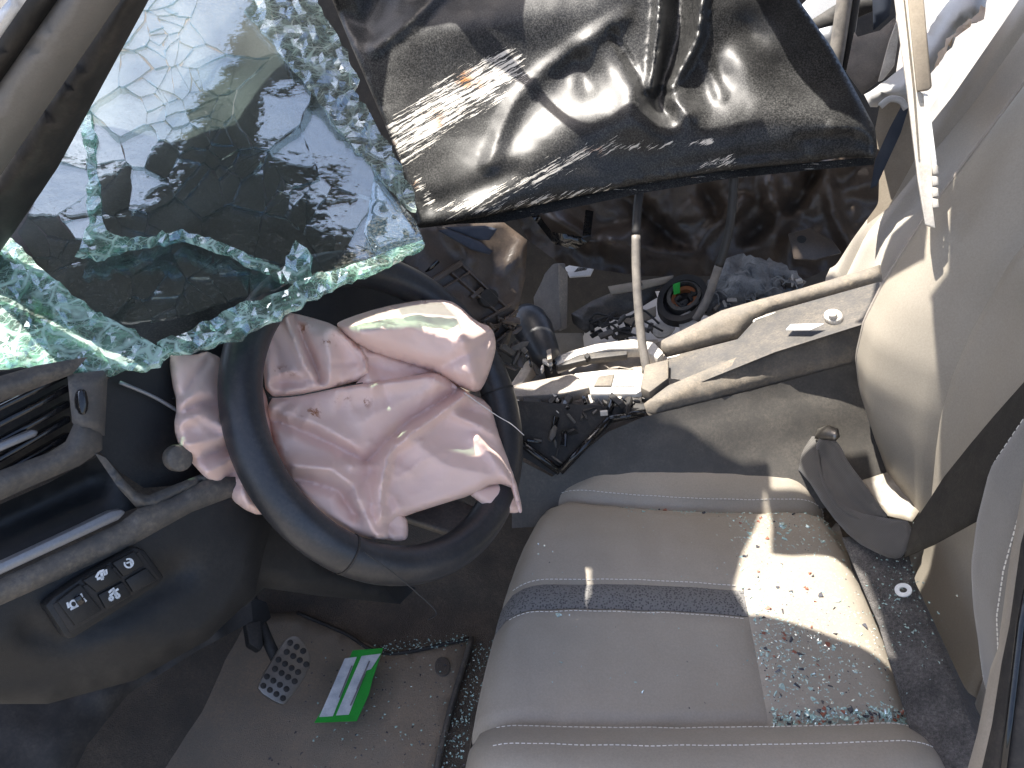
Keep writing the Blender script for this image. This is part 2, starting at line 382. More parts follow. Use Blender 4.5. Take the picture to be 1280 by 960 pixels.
M['chip_c'] = solidc('brown_plastic_chip', S(140, 84, 66), .5)
def speckle():
    t = NT('speckled_dash_skin'); v = t.coord(); c = t.mix(t.ramp(t.noise(v, 500, 2), [(.45, BW(0)), (.75, BW(1))]), S(24, 23, 22), S(96, 90, 84))
    c2 = t.mix(t.noise(v, 9, 4), c, S(30, 29, 28)); t.l(c2, t.b.inputs['Base Color']); t.b.inputs['Roughness'].default_value = .55; t.bump(t.noise(v, 700, 2), .5, .0006); return t.m
M['speckle'] = speckle()

# ================================================================ SETTING
def quad(name, pts, mat, parent=None): return link(name, mesh(name, pts, [tuple(range(len(pts)))]), mat, parent, False)
struct(quad('ground', [(-60, -60, -.5), (60, -60, -.5), (60, 60, -.5), (-60, 60, -.5)], M['ground']))
# carpeted floor: footwell, toe board and the transmission tunnel as one pressed carpet
nx, ny = 70, 60; vv = []; ff = []
for j in range(ny+1):
    for i in range(nx+1):
        x = -1.15+2.3*i/nx; y = .22+1.55*j/ny
        z = .012*noise.noise(Vector((x*7, y*7, 0)))+.004*noise.noise(Vector((x*30, y*30, 3)))
        if x < -.62: z += (-.62-x)*1.1
        t = min(1, max(0, (y-.93)/.08)); t2 = min(1, max(0, (1.35-y)/.08)); z += .27*t*t*(3-2*t)*t2
        vv.append((x, y, z))
for j in range(ny):
    for i in range(nx): a = j*(nx+1)+i; ff.append((a, a+1, a+nx+2, a+nx+1))
struct(link('floor', mesh('floor', vv, ff), M['carpet']))

# car shell: pillars, sill, bulkhead, far side
body = thing('car', 'wrecked car body shell with grey trimmed windscreen pillar and added unseen shade sheet', 'car')
a0, a1 = atd(0, 230, .60), atd(160, 0, .47); PA = plane3(a0, a1, atd(150, 230, .66))
sheet('pillar_trim', [(-60, 190), (0, 103), (72, 0), (110, -55), (190, -55), (151, 0), (7, 210), (-60, 308)], PA.off(.012), M['greytrim'], body, 14, curl=(22, .02))
sheet('pillar_seal', [(-60, 300), (7, 206), (151, -4), (188, -55), (226, -55), (186, 0), (72, 210), (22, 284), (-60, 400)], PA.off(-.006), M['rubber'], body, 14, curl=(14, .012))
sheet('pillar_channel', [(-60, 130), (0, 45), (31, 0), (70, -55), (116, -55), (76, 0), (4, 103), (-60, 195)], PA.off(-.004), M['rubber'], body, 14, curl=(14, .01))
sheet('pillar_flange', [(-60, 90), (0, 12), (10, 0), (50, -55), (72, -55), (33, 0), (2, 45), (-60, 132)], PA.off(.006), M['bodywhite'], body, 12, curl=(10, .01))
quad('bulkhead', [(-1.15, .2, -.1), (-1.15, 1.85, -.1), (-1.05, 1.85, .62), (-1.05, .2, .62)], M['rubber'], body)
PB = Plane(atd(1250, 880, .62), (-.55, -.55, .45))
sheet('centre_pillar_trim', [(1196, 1010), (1222, 915), (1238, 835), (1247, 812), (1262, 700), (1282, 590), (1300, 560), (1320, 1010)], PB, M['leather'], body, 14, curl=(10, .02))
sheet('centre_pillar_seal', [(1216, 1010), (1240, 905), (1252, 828), (1262, 780), (1276, 680), (1300, 590), (1340, 600), (1340, 1010)], PB.off(.02), M['rubber'], body, 14, curl=(10, .012))
tube('seal_bead', PB.off(.024)(V([1248, 1262, 1276, 1300]), V([1010, 900, 780, 660])), .003, M['gloss'], body)

# ================================================================ DRIVER SEAT
sa = R_(6); EX = V([math.cos(sa), math.sin(sa), 0]); EY = V([-math.sin(sa), math.cos(sa), 0]); SO = V([-.145, .505, 0]); EZ = V([0, 0, 1])
def SW(u, v, z): return SO+np.multiply.outer(np.asarray(u, float), EX)+np.multiply.outer(np.asarray(v, float), EY)+np.multiply.outer(np.asarray(z, float), EZ)
OUT = chaikin([(.03, -.12), (.25, -.125), (.515, -.11), (.52, .05), (.515, .25), (.505, .40), (.48, .475), (.40, .50), (.28, .502), (.16, .487), (.09, .445), (.045, .36), (.018, .22), (.002, .08), (-.003, 0), (.0, -.07)], 2)
SEAMS = [0.0, .165, .207, .375]
def seamv(u, k):                                  # v of seam k at u (slightly bowed, fanning towards the back)
    u = np.clip(u, 0, 1); return SEAMS[k]+{0: .045, 1: .008, 2: .008, 3: .0}[k]*(u/.5)**1.5+{0: 0, 1: -.018, 2: -.018, 3: .02}[k]*((u-.25)**2/.06)
def zc(u, v):
    u = np.asarray(u, float); v = np.asarray(v, float); z = np.full(np.shape(u), .33)
    s0 = seamv(u, 0); s3 = seamv(u, 3)
    a = np.clip((s0-v)/.13, 0, 1); z += .036*np.sin(np.pi*np.clip(a*.9, 0, 1))
    b = np.clip((v-s3)/.13, 0, 1); z += .028*np.sin(np.pi*np.clip(b*.9, 0, 1))
    m = (v > s0) & (v < s3); z += np.where(m, .010*np.sin(np.pi*np.clip((v-s0)/(s3-s0), 0, 1)), 0)
    for k, (dp, wd) in enumerate(((.010, .006), (.004, .003), (.004, .003), (.009, .006))):
        q = np.exp(-((v-seamv(u, k))/wd)**2)
        if k in (1, 2): q = q*(u < .335)
        z -= dp*q
    z -= .0035*np.exp(-((u-.335)/.003)**2)*((v > s0) & (v < seamv(u, 2)))
    z += .0016*np.array([noise.noise(Vector((float(p)*28, float(q)*28, 1.))) for p, q in zip(np.ravel(u), np.ravel(v))]).reshape(np.shape(u))
    d = dline(u, v, OUT, True); z += curlf(d, .06, .055)
    return z
seat = thing('driver_seat', 'beige leather front seat strewn with broken glass beside the steering wheel', 'car seat')
def seatpart(name, poly, mat, step=.011, lift=0.0):
    P, F = tri(poly, step); F = [tuple(reversed(f)) for f in F]
    me = mesh(name, SW(P[:, 0], P[:, 1], zc(P[:, 0], P[:, 1])+lift), F); set_uv(me, P, 10.); return link(name, me, mat, seat)
def clipv(lo, hi):
    """part of the cushion outline beyond one seam curve"""
    P = densify(OUT, .006); n = len(P); k = hi if lo is None else lo
    ok = [(v < float(seamv(u, k))) if lo is None else (v > float(seamv(u, k))) for u, v in P]
    st = next(i for i in range(n) if ok[i] and not ok[i-1]); run = []
    while ok[st % n]: run.append(P[st % n]); st += 1
    us = np.linspace(run[-1][0], run[0][0], 50)
    return run+[(u, float(seamv(u, k))) for u in us]
seatpart('near_bolster', clipv(None, 0), M['leather'])
seatpart('far_bolster', clipv(3, None), M['leather'])
def region(ulo, uhi, lo, hi):
    """strip between seams lo and hi for u in (ulo, uhi); front end follows the cushion outline"""
    lof = lambda u: float(seamv(u, lo)); hif = lambda u: float(seamv(u, hi))
    def front(v):
        c = [p for p in densify(OUT, .004) if abs(p[1]-v) < .006 and p[0] < .25]; return min(p[0] for p in c) if c else 0
    us0 = front(lof(0.02))+.001; us1 = front(hif(.05))+.001
    a = ulo if ulo is not None else us0; b = ulo if ulo is not None else us1
    bot = [(u, lof(u)) for u in np.linspace(a, uhi, 24)]; top = [(u, hif(u)) for u in np.linspace(uhi, b, 24)]
    mid = []
    if ulo is None:
        for v in np.linspace(top[-1][1], bot[0][1], 8)[1:-1]: mid.append((front(v)+.001, v))
    return bot+top+mid
seatpart('front_insert', region(None, .335, 0, 1), M['leather'])
seatpart('cloth_stripe', region(None, .335, 1, 2), M['stripe'], lift=.0008)
seatpart('far_insert', region(None, .335, 2, 3), M['leather'])
seatpart('rear_insert', region(.335, .512, 0, 3), M['leather'])
# skirt below the cushion roll
ob = densify(OUT, .02); n = len(ob); pu = V(ob); zz = zc(pu[:, 0], pu[:, 1])
cx, cy = .26, .19; vs_ = []
for k, (zf, sh) in enumerate(((0, 1.0), (.02, 1.012), (.08, 1.0), (.2, .95))):
    uu = cx+(pu[:, 0]-cx)*sh; v_ = cy+(pu[:, 1]-cy)*sh; vs_.append(SW(uu, v_, zz-zf))
link('cushion_side', mesh('cushion_side', np.vstack(vs_), [(k*n+i, k*n+(i+1) % n, (k+1)*n+(i+1) % n, (k+1)*n+i) for k in range(3) for i in range(n)]), M['leather'], seat)
def stitches(name, curve, parent, gap=.0062, L=.0040, r=.00055, up=.0006, mat='thread'):
    """row of thread dashes along a 3d polyline (list of points)"""
    c = V(curve); seg = np.linalg.norm(np.diff(c, axis=0), axis=1); s = np.concatenate([[0], np.cumsum(seg)]); vs_, fs = [], []
    t = 0
    while t+L < s[-1]:
        a, b = [V([np.interp(q, s, c[:, k]) for k in range(3)]) for q in (t, t+L)]
        d = nrm(b-a); sd = nrm(np.cross(d, [0, 0, 1]) if abs(d[2]) < .95 else np.cross(d, [0, 1, 0])); o3 = np.cross(sd, d); base = len(vs_)
        for p in (a, b):
            for sx, sy in ((-1, 0), (0, 1), (1, 0), (0, -1)): vs_.append(p+sd*sx*r+o3*sy*r)
        fs += [(base+i, base+(i+1) % 4, base+4+(i+1) % 4, base+4+i) for i in range(4)]+[(base+3, base+2, base+1, base), (base+4, base+5, base+6, base+7)]
        t += gap
    o = link(name, mesh(name, vs_, fs), M[mat], parent, False); o['kind'] = 'stuff'; return o
uu = np.linspace(.03, .505, 60)
for k, dv in ((0, -.013), (0, -.047)): vv_ = seamv(uu, k)+dv; stitches('stitching', SW(uu, vv_, zc(uu, vv_)+.0004), seat)
u2 = np.linspace(.03, .33, 50)
for k, dv in ((1, -.006), (2, .006)): vv_ = seamv(u2, k)+dv; stitches('stitching', SW(u2, vv_, zc(u2, vv_)+.0004), seat)
u3 = np.linspace(.08, .50, 50); vv_ = seamv(u3, 3)+.013; stitches('stitching', SW(u3, vv_, zc(u3, vv_)+.0004), seat)

# backrest of the driver seat: front position u as a function of height for three stations across
Zs = [.24, .30, .353, .391, .486, .542, .602, .665, .758, .85, .934, 1.08]
Uf = [.62, .61, .59, .5726, .5255, .5066, .5038, .5156, .5432, .58, .6136, .69]      # far bolster crest
Ui = [.62, .62, .615, .609, .597, .590, .586, .586, .596, .63, .66, .73]              # centre panel
Un = [.63, .61, .58, .563, .523, .503, .489, .480, .497, .535, .58, .66]               # near bolster crest
sm = lambda t: np.clip(t, 0, 1)**2*(3-2*np.clip(t, 0, 1))
def ub(v, z):
    f, i_, n_ = np.interp(z, Zs, Uf), np.interp(z, Zs, Ui), np.interp(z, Zs, Un)
    a = sm((v-.06)/.11); b = sm((v-.30)/.14)
    u = n_*(1-a)+i_*a; u = u*(1-b)+f*b
    e = np.clip((v-.475)/.05, 0, 1); u = u+.11*(1-np.sqrt(1-e*e))
    e = np.clip((.02-v)/.08, 0, 1); u = u+.12*(1-np.sqrt(np.clip(1-e*e, 0, 1)))
    u = u+.008*np.exp(-((v-.135)/.006)**2)+.007*np.exp(-((v-.345)/.006)**2)
    return u
def backpart(name, v0, v1, mat, nv, z0=.25, z1=1.06, nz=60, fn=ub, parent=None, dv=None):
    g = []; 
    for j in range(nz+1):
        z = z0+(z1-z0)*j/nz
        for i in range(nv+1): v = v0+(v1-v0)*i/nv; v += 0 if dv is None else dv(v, z); g.append(SW(fn(v, z), v, z))
    f = [(j*(nv+1)+i, (j+1)*(nv+1)+i, (j+1)*(nv+1)+i+1, j*(nv+1)+i+1) for j in range(nz) for i in range(nv)]
    return link(name, mesh(name, g, f), mat, parent)
backpart('backrest_near_bolster', -.06, .135, M['backcloth'], 26, parent=seat)
backpart('backrest_centre_panel', .135, .345, M['leather_light'], 26, parent=seat)
backpart('backrest_far_bolster', .345, .525, M['leather_light'], 30, parent=seat)
zz_ = np.linspace(.33, 1.02, 90)
stitches('stitching', [SW(ub(.085, z)-.0005, .085, z) for z in zz_], seat, gap=.007, L=.0045, r=.0007)
stitches('stitching', [SW(ub(.008, z)-.0005, .008, z) for z in zz_], seat, gap=.007, L=.0045, r=.0007)
tube('piping', [SW(ub(.488, z)-.0002, .488, z) for z in np.linspace(.30, 1.03, 50)], .0028, M['piping'], seat)
# charcoal felt flap between cushion and backrest
PF = Plane(SW(.50, .2, .347), (-.42, -.05, .9))
sheet('felt_flap', [(1052, 672), (1085, 668), (1135, 690), (1150, 750), (1190, 840), (1232, 950), (1250, 1010), (1168, 1010), (1135, 905), (1098, 780)], PF, M['felt'], seat, 14, h=lambda x, y: .004*rnoise(x, y, .02, 3.), thick=.004)
Pw = Plane(SW(.50, .2, .356), (-.42, -.05, .9))

# ================================================================ PASSENGER SEAT
pseat = thing('passenger_seat', 'pale beige leather passenger seat behind the centre console, its lower edge sunlit', 'car seat')
Zp = [.20, .32, .391, .514, .636, .778, .92, 1.10]; Up = [.70, .655, .646, .67, .73, .80, .855, .92]
def ubp(v, z):
    f = np.interp(z, Zp, Up); c = sm((v-.74)/.09)*(1-sm((v-.98)/.09))
    u = f+.045*c-.0*v
    e = np.clip((v-1.08)/.06, 0, 1); u = u+.10*(1-np.sqrt(1-e*e))
    e = np.clip((.72-v)/.07, 0, 1); u = u+.14*(1-np.sqrt(np.clip(1-e*e, 0, 1)))
    return u+.008*np.exp(-((v-.765)/.007)**2)+.008*np.exp(-((v-1.04)/.007)**2)
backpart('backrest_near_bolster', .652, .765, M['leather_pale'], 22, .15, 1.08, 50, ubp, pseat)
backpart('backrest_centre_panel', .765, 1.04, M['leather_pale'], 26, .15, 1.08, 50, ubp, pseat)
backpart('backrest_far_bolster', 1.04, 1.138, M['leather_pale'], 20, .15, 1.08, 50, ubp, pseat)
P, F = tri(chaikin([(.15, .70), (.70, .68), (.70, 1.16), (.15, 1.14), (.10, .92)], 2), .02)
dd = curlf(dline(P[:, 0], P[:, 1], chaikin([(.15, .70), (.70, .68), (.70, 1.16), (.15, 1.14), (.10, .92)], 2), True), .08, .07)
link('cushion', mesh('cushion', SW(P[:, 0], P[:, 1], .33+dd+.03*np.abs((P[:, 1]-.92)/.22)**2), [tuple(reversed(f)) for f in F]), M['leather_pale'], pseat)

# ================================================================ DASHBOARD (driver end)
dash = thing('dashboard', 'black grained dashboard with air vent, silver strip and switch panel', 'dashboard')
DP = Plane(onx(160, 640, -.42), (.85, -.35, .35))
sheet('lower_panel', [(-40, 745), (0, 722), (90, 686), (165, 652), (240, 607), (320, 600), (345, 640), (330, 690), (318, 745), (260, 800), (170, 850), (60, 880), (-40, 880)], DP, M['blackplastic'], dash, 14,
      h=lambda x, y: -.02*sm((y-790)/80)-.008*np.exp(-(dline(x, y, [(40, 790), (80, 800), (200, 730), (225, 715)])/16)**2), curl=(16, .012))
sheet('knee_panel', [(300, 612), (360, 622), (420, 700), (520, 735), (500, 755), (400, 745), (330, 735), (305, 760), (290, 720)], DP.off(-.035), M['blackplastic'], dash, 14, curl=(20, .02))
sheet('storage_tray', [(-40, 648), (60, 604), (122, 570), (150, 600), (172, 634), (150, 642), (0, 712), (-40, 732)], DP.off(-.012), M['blackplastic'], dash, 12, h=lambda x, y: -.03*np.exp(-(dline(x, y, [(-40, 672), (110, 602)])/26)**2))
prism('silver_strip', [(-40, 722), (0, 704), (90, 662), (138, 639), (152, 636), (160, 640), (150, 650), (90, 678), (0, 720), (-40, 738)], DP, M['silver'], dash, .01, .003, .006)
sheet('trim_fascia', [(-40, 742), (0, 724), (150, 653), (172, 636), (215, 622), (262, 596), (310, 596), (320, 610), (240, 640), (150, 690), (0, 757), (-40, 775)], DP.off(.008), M['greyplastic'], dash, 8, curl=(6, .006))
sheet('footwell_shade', [(-60, 830), (60, 850), (170, 822), (262, 775), (312, 732), (316, 776), (250, 812), (160, 868), (110, 930), (70, 1010), (-60, 1010)], Plane(onz(180, 900, .22), (.5, -.3, .8)), M['rubber'], dash, 20, h=lambda x, y: .01*rnoise(x, y, .02, 1.), curl=(24, .02))  # black sheet added to stand in for the shade under the dash
# vent
vp = DP.off(-.006)
vcav = sheet('vent_cavity', [(-40, 480), (0, 465), (90, 452), (128, 462), (120, 560), (-40, 640)], DP.off(-.05), M['rubber'], dash, 20)
for q in ([(-40, 600), (0, 588), (60, 566), (82, 552), (92, 530), (100, 520), (128, 540), (128, 562), (100, 582), (30, 612), (-40, 645)], [(84, 468), (135, 462), (131, 545), (100, 540), (90, 528)]):
    sheet('vent_bezel', q, DP.off(.004), M['greyplastic'], dash, 10, curl=(10, .008))
sheet('vent_upper_bezel', [(-40, 480), (0, 470), (45, 457), (110, 446), (90, 468), (0, 503), (-40, 517)], DP.off(.006), M['greyplastic'], dash, 10, curl=(9, .008))
for (ya, yb) in ((512, 478), (534, 496), (557, 516), (580, 535), (600, 556)):
    prism('vent_slat', [(-40, ya+14), (88, yb-16), (90, yb-8), (-40, ya+22)], DP.off(-.016), M['gloss'], vcav, .012, .0015)
prism('vent_tab', [(-30, 566), (40, 537), (49, 538), (47, 545), (-30, 578)], DP.off(-.004), M['silver'], vcav, .008, .002)
prism('vent_wheel', chaikin([(99, 488), (107, 485), (112, 500), (110, 516), (103, 520), (98, 505)], 1), DP, M['gloss'], dash, .01, .002, .010)
# dark pocket right of the vent and its bright bezel
sheet('display_pocket', [(130, 478), (150, 462), (230, 440), (300, 430), (300, 600), (240, 605), (180, 610), (150, 590), (122, 562)], DP.off(-.028), M['blackplastic'], dash, 14)
pxtube('pocket_edge', [(150, 478), (190, 495), (225, 515)], .0018, DP.off(-.018), M['silver'], dash)
sheet('pocket_bezel', [(118, 566), (132, 572), (155, 600), (172, 616), (186, 619), (215, 607), (258, 590), (262, 600), (222, 620), (190, 636), (170, 634), (148, 610)], DP.off(.006), M['greyplastic'], dash, 7, curl=(8, .008))
prism('round_stalk_end', disc(DP, 226, 573, 17, 20), DP, M['greyplastic'], dash, .012, .003, .012)
# the instrument side of the dash behind the wheel and its top skin under the broken glass
sheet('instrument_panel', [(180, 445), (330, 395), (470, 325), (560, 300), (665, 420), (640, 540), (560, 660), (420, 720), (330, 650), (240, 600), (200, 520)], Plane(onx(420, 560, -.52), (.85, -.35, .4)), M['blackplastic'], dash, 20, h=lambda x, y: .012*rnoise(x, y, .02, 1.))
# switch panel
sp = thing('switch_panel', 'black five button switch panel with white symbols set in the dashboard', 'switch panel'); sp.parent = None
SPp = DP.off(.012)
prism('surround', [(56, 757), (68, 746), (100, 724), (170, 683), (182, 688), (207, 722), (198, 732), (92, 799), (82, 798)], SPp, M['blackplastic'], sp, .014, .003, 0)
prism('backing', [(66, 756), (175, 689), (200, 723), (88, 791)], SPp, M['rubber'], sp, .01, .001, .0012)
BTN = {}
for nm, q in (('dimmer_button', [(72, 752), (101, 730), (128, 763), (95, 783)]), ('parking_button', [(104, 726), (137, 707), (154, 724), (122, 741)]), ('blank_button', [(157, 725), (183, 710), (197, 725), (167, 741)]), ('stability_button', [(123, 744), (154, 727), (165, 744), (133, 762)]), ('tyre_button', [(141, 704), (169, 689), (181, 706), (155, 721)])):
    BTN[nm] = prism(nm, q, SPp, M['blackplastic'], sp, .006, .0012, .004)
def glyph(segs, pl, w_=.0007, parent=None):
    vs_, fs = [], []
    for s_ in segs:
        a = V(s_); W3 = pl(a[:, 0], a[:, 1], np.zeros(len(a)))
        for p, q in zip(W3[:-1], W3[1:]):
            d = nrm(q-p); sd = np.cross(pl.n, d)*w_; b = len(vs_); vs_ += [p-sd, p+sd, q+sd, q-sd]; fs.append((b, b+1, b+2, b+3))
    return link('symbol', mesh('symbol', vs_, fs), M['icon'], parent, False)
GP = SPp.off(.0045)
circ = lambda x, y, r, a0=0, a1=2*math.pi, n=12: [(x+r*math.cos(t), y+r*math.sin(t)) for t in np.linspace(a0, a1, n)]
glyph([circ(161, 704, 5.5, -2.2, 3.4), [(158, 704), (164, 702)], [(163, 699), (164, 707)]], GP, parent=BTN['tyre_button'])
glyph([[(120, 722), (124, 715), (130, 713), (132, 719)], [(121, 724), (130, 721)], [(127, 716), (128, 725)], [(132, 712), (133, 718)]], GP, .0011, BTN['parking_button'])
glyph([[(136, 741), (140, 737), (144, 739), (148, 736)], [(137, 745), (142, 741), (147, 742)], circ(139, 748, 2.2), circ(147, 745, 2.2), [(141, 735), (145, 745)]], GP, .001, BTN['stability_button'])
glyph([circ(92, 755, 4.5), [(84, 753), (86, 760)], [(88, 762), (98, 757)], [(97, 744), (100, 750)], [(101, 742), (103, 747)], [(104, 748), (108, 752)]], GP, .0008, BTN['dimmer_button'])
thr = prism('thumb_wheel', [(93, 748), (101, 743), (108, 753), (99, 758)], GP, M['gloss'], BTN['dimmer_button'], .004, .001, .002)

# ================================================================ STEERING WHEEL + AIRBAG
WC = V([-.2646, .6568, .6348]); az, el = R_(-19.1), R_(40.0); WNn = V([math.cos(az)*math.cos(el), math.sin(az)*math.cos(el), math.sin(el)])
WPl = Plane(WC, WNn); wa = nrm(np.cross(WNn, [0, 0, 1])); wb = np.cross(wa, WNn)     # wb points up the rim
wheel = thing('steering_wheel', 'navy black leather steering wheel with worn rim, airbag hanging out', 'steering wheel')
def torus(name, R0, r0, a0, a1, n, k, mat, parent, sq=1.0, closed=False, dz=0.0):
    vs_, fs = [], []
    for i in range(n if closed else n+1):
        t = a0+(a1-a0)*i/n; rd = wa*math.cos(t)+wb*math.sin(t)
        for j in range(k):
            q = 2*math.pi*j/k; vs_.append(WC+rd*(R0+r0*math.cos(q))+WNn*(r0*sq*math.sin(q)+dz))
    m_ = n if closed else n
    for i in range(m_):
        i2 = (i+1) % n if closed else i+1
        for j in range(k): fs.append((i*k+j, i*k+(j+1) % k, i2*k+(j+1) % k, i2*k+j))
    if not closed: fs += [tuple(range(k)), tuple(range(n*k+k-1, n*k-1, -1))]
    return link(name, mesh(name, vs_, fs), mat, parent)
torus('rim', .170, .0205, 0, 2*math.pi, 120, 20, M['wheelskin'], wheel, 1.05, True)
torus('rim_seam', .170, .0211, R_(203), R_(203.8), 2, 20, M['rubber'], wheel, 1.05)
torus('rim_seam', .170, .0211, R_(330), R_(330.8), 2, 20, M['rubber'], wheel, 1.05)
for t in (0, 180, 268):
    d = wa*math.cos(R_(t))+wb*math.sin(R_(t)); s_ = np.cross(WNn, d)
    pts = []
    for q, wd, dz in ((.05, .04, -.085), (.11, .03, -.075), (.166, .024, -.006)):
        for e, f in ((-1, -.008), (1, -.008), (1, .008), (-1, .008)): pts.append(WC+d*q+s_*e*wd+WNn*(dz+f))
    o = link('spoke', mesh('spoke', pts, [(i*4+j, i*4+(j+1) % 4, i*4+4+(j+1) % 4, i*4+4+j) for i in range(2) for j in range(4)]+[(3, 2, 1, 0), (8, 9, 10, 11)]), M['greyplastic'], wheel); bevel(o, .004)
tube('hub', [WC-WNn*.13, WC-WNn*.10, WC-WNn*.075, WC-WNn*.07], [.06, .075, .075, .05], M['rubber'], wheel, 28)
tube('column', [WC-WNn*.32, WC-WNn*.20, WC-WNn*.12], [.06, .062, .05], M['blackplastic'], wheel, 20)

bag = thing('airbag', 'deflated pink nylon airbag with brown stains draped over the steering wheel', 'airbag')
def Z6(*p): return [(200+.3957*x, 360+.3957*y) for x, y in p]
STAIN = Z6((485, 395)), Z6((575, 352)), Z6((650, 362)), Z6((585, 308)), Z6((395, 262)), Z6((455, 128)), Z6((530, 165))
def stain(x, y):
    s = np.zeros(len(x))
    for k, ((sx, sy),) in enumerate(STAIN): s = np.maximum(s, np.exp(-(((x-sx)/(14, 9, 6, 12, 15, 8, 8)[k])**2+((y-sy)/(10, 6, 5, 4, 5, 7, 7)[k])**2)))
    return s*1.1
def hb(x): return np.interp(x, [200, 250, 285, 340, 420, 520, 600, 660], [-.004, -.014, -.034, -.030, -.002, .012, .026, .030])
HUBS = Z6((700, 560), (220, 470), (480, 310), (960, 335), (700, 740), (350, 400), (880, 270), (640, 230), (300, 620))
CREASE = []
for hx_, hy_ in HUBS:
    for _ in range(9):
        a_ = rng.uniform(0, 2*math.pi); L_ = rng.uniform(22, 70); b_ = a_+rng.normal(0, .35); r0 = rng.uniform(3, 14)
        CREASE.append(([(hx_+r0*math.cos(a_), hy_+r0*math.sin(a_)), (hx_+L_*.5*math.cos(a_), hy_+L_*.5*math.sin(a_)), (hx_+L_*math.cos(b_), hy_+L_*math.sin(b_))], rng.uniform(2.5, 5), rng.uniform(.0025, .006)*rng.choice([-1, 1, 1])))
def fold(x, y, p, w_, a): d = dline(x, y, p); return a*(.55*np.exp(-(d/w_)**2)+.55*np.exp(-d/(w_*.55)))
def bagsheet(name, poly, extra, curl, step=5, seed=1., wr=.0035, ang=0., stretch=2.5, cz=1.):
    def h(x, y):
        f = hb(x)+extra(x, y)
        for p, w_, a in CREASE: f = f+ridge(x, y, p, w_, a*cz, 'e')
        n1 = 1-np.abs(rnoise(x, y, .022, seed, 3, ang, stretch)); n2 = 1-np.abs(rnoise(x, y, .05, seed+9, 2, ang+.6, stretch))
        return f+wr*(n1-.7)*1.1+wr*.35*(n2-.7)
    o = sheet(name, poly, WPl, M['airbag'], bag, step, h=h, curl=curl, round_=1, attrs={'stain': stain}, thick=.0008, sub=1)
    return o
left = Z6((25, 180), (60, 200), (110, 210), (150, 182), (260, 215), (330, 300), (360, 480), (400, 640), (380, 690), (350, 714), (290, 717), (200, 650), (130, 588), (62, 505), (42, 440), (55, 370), (35, 290))
bagsheet('left_lobe', left, lambda x, y: sum(fold(x, y, Z6(*p), w_, a) for p, w_, a in (
    (((200, 440), (120, 400), (50, 430)), 10, .012), (((230, 470), (150, 480), (60, 500)), 9, .010), (((250, 520), (190, 560), (130, 590)), 9, .012),
    (((280, 560), (260, 640), (290, 710)), 11, .016), (((200, 330), (120, 330), (60, 370)), 12, .010), (((210, 370), (130, 365), (55, 400)), 6, -.010), (((240, 500), (170, 520), (90, 545)), 6, -.008),
    (((150, 230), (80, 330), (45, 360)), 5, -.008), (((265, 560), (225, 600), (210, 650)), 7, -.009))), (14, .020), 5, 2., .0035, .5)
main = Z6((335, 345), (420, 338), (560, 312), (700, 290), (800, 272), (885, 262), (960, 325), (1040, 360), (1062, 430), (1075, 480), (1118, 580), (1128, 640), (1060, 612), (985, 655), (900, 680), (780, 718), (735, 740), (722, 770), (735, 797), (640, 792), (560, 750), (470, 690), (400, 590), (350, 470))
bagsheet('lower_panel', main, lambda x, y: sum(fold(x, y, Z6(*p), w_, a) for p, w_, a in (
    (((370, 420), (460, 455), (560, 500), (650, 552)), 9, -.016), (((360, 380), (500, 430), (620, 500)), 14, .012),
    (((420, 560), (540, 570), (610, 620), (640, 700), (690, 790)), 11, .018), (((430, 600), (560, 640), (620, 720)), 7, -.012),
    (((970, 335), (880, 400), (790, 460), (730, 520), (700, 620), (700, 720)), 8, .022), (((930, 330), (800, 410), (720, 480), (660, 545)), 9, -.014),
    (((760, 480), (720, 590), (712, 690)), 8, -.010), (((930, 400), (1000, 430), (1075, 470)), 7, .012), (((960, 380), (1030, 400), (1070, 450)), 6, -.010),
    (((820, 500), (900, 560), (1040, 590)), 22, .012), (((560, 312), (700, 300), (880, 275)), 16, .018), (((640, 420), (760, 360), (900, 300)), 22, .010),
    (((600, 560), (680, 560), (700, 600)), 8, .010), (((1000, 470), (1070, 560), (1110, 620)), 9, .010))), (11, .016), 4.2, 4., .003, -.4)
flap = Z6((760, 715), (900, 678), (985, 655), (1060, 612), (1128, 636), (1147, 700), (1140, 716), (1090, 712), (1040, 695), (985, 668), (900, 690), (790, 730))
bagsheet('pocket_lining', Z6((960, 640), (1060, 605), (1120, 625), (1143, 690), (1138, 712), (1085, 710), (1030, 692)), lambda x, y: -.010+0*x, (8, .008), 5, 6., .002)
bagsheet('hem_fold', Z6((700, 690), (780, 716), (786, 780), (775, 800), (738, 800), (690, 790)), lambda x, y: -.006+.0*x, (6, .008), 5, 8., .002)
bagsheet('corner_fold', Z6((1088, 560), (1120, 590), (1146, 700), (1139, 716), (1126, 690), (1112, 640)), lambda x, y: .008+.0*x, (6, .008), 4, 8.5, .001)
cup = Z6((330, 110), (360, 88), (395, 76), (450, 85), (560, 118), (620, 170), (662, 235), (655, 285), (560, 312), (420, 338), (335, 345), (325, 240))
bagsheet('upper_left_panel', cup, lambda x, y: .012+sum(fold(x, y, Z6(*p), w_, a) for p, w_, a in (
    (((400, 85), (430, 170), (455, 240), (490, 295)), 8, .018), (((420, 100), (470, 200), (505, 290)), 7, -.020), (((520, 150), (540, 230), (530, 300)), 14, .014),
    (((340, 120), (370, 200), (380, 320)), 12, -.008), (((545, 120), (640, 200), (660, 260)), 8, .012), (((360, 300), (480, 290), (560, 300)), 8, -.008))), (10, .014), 4.2, 10., .002, 1.2)
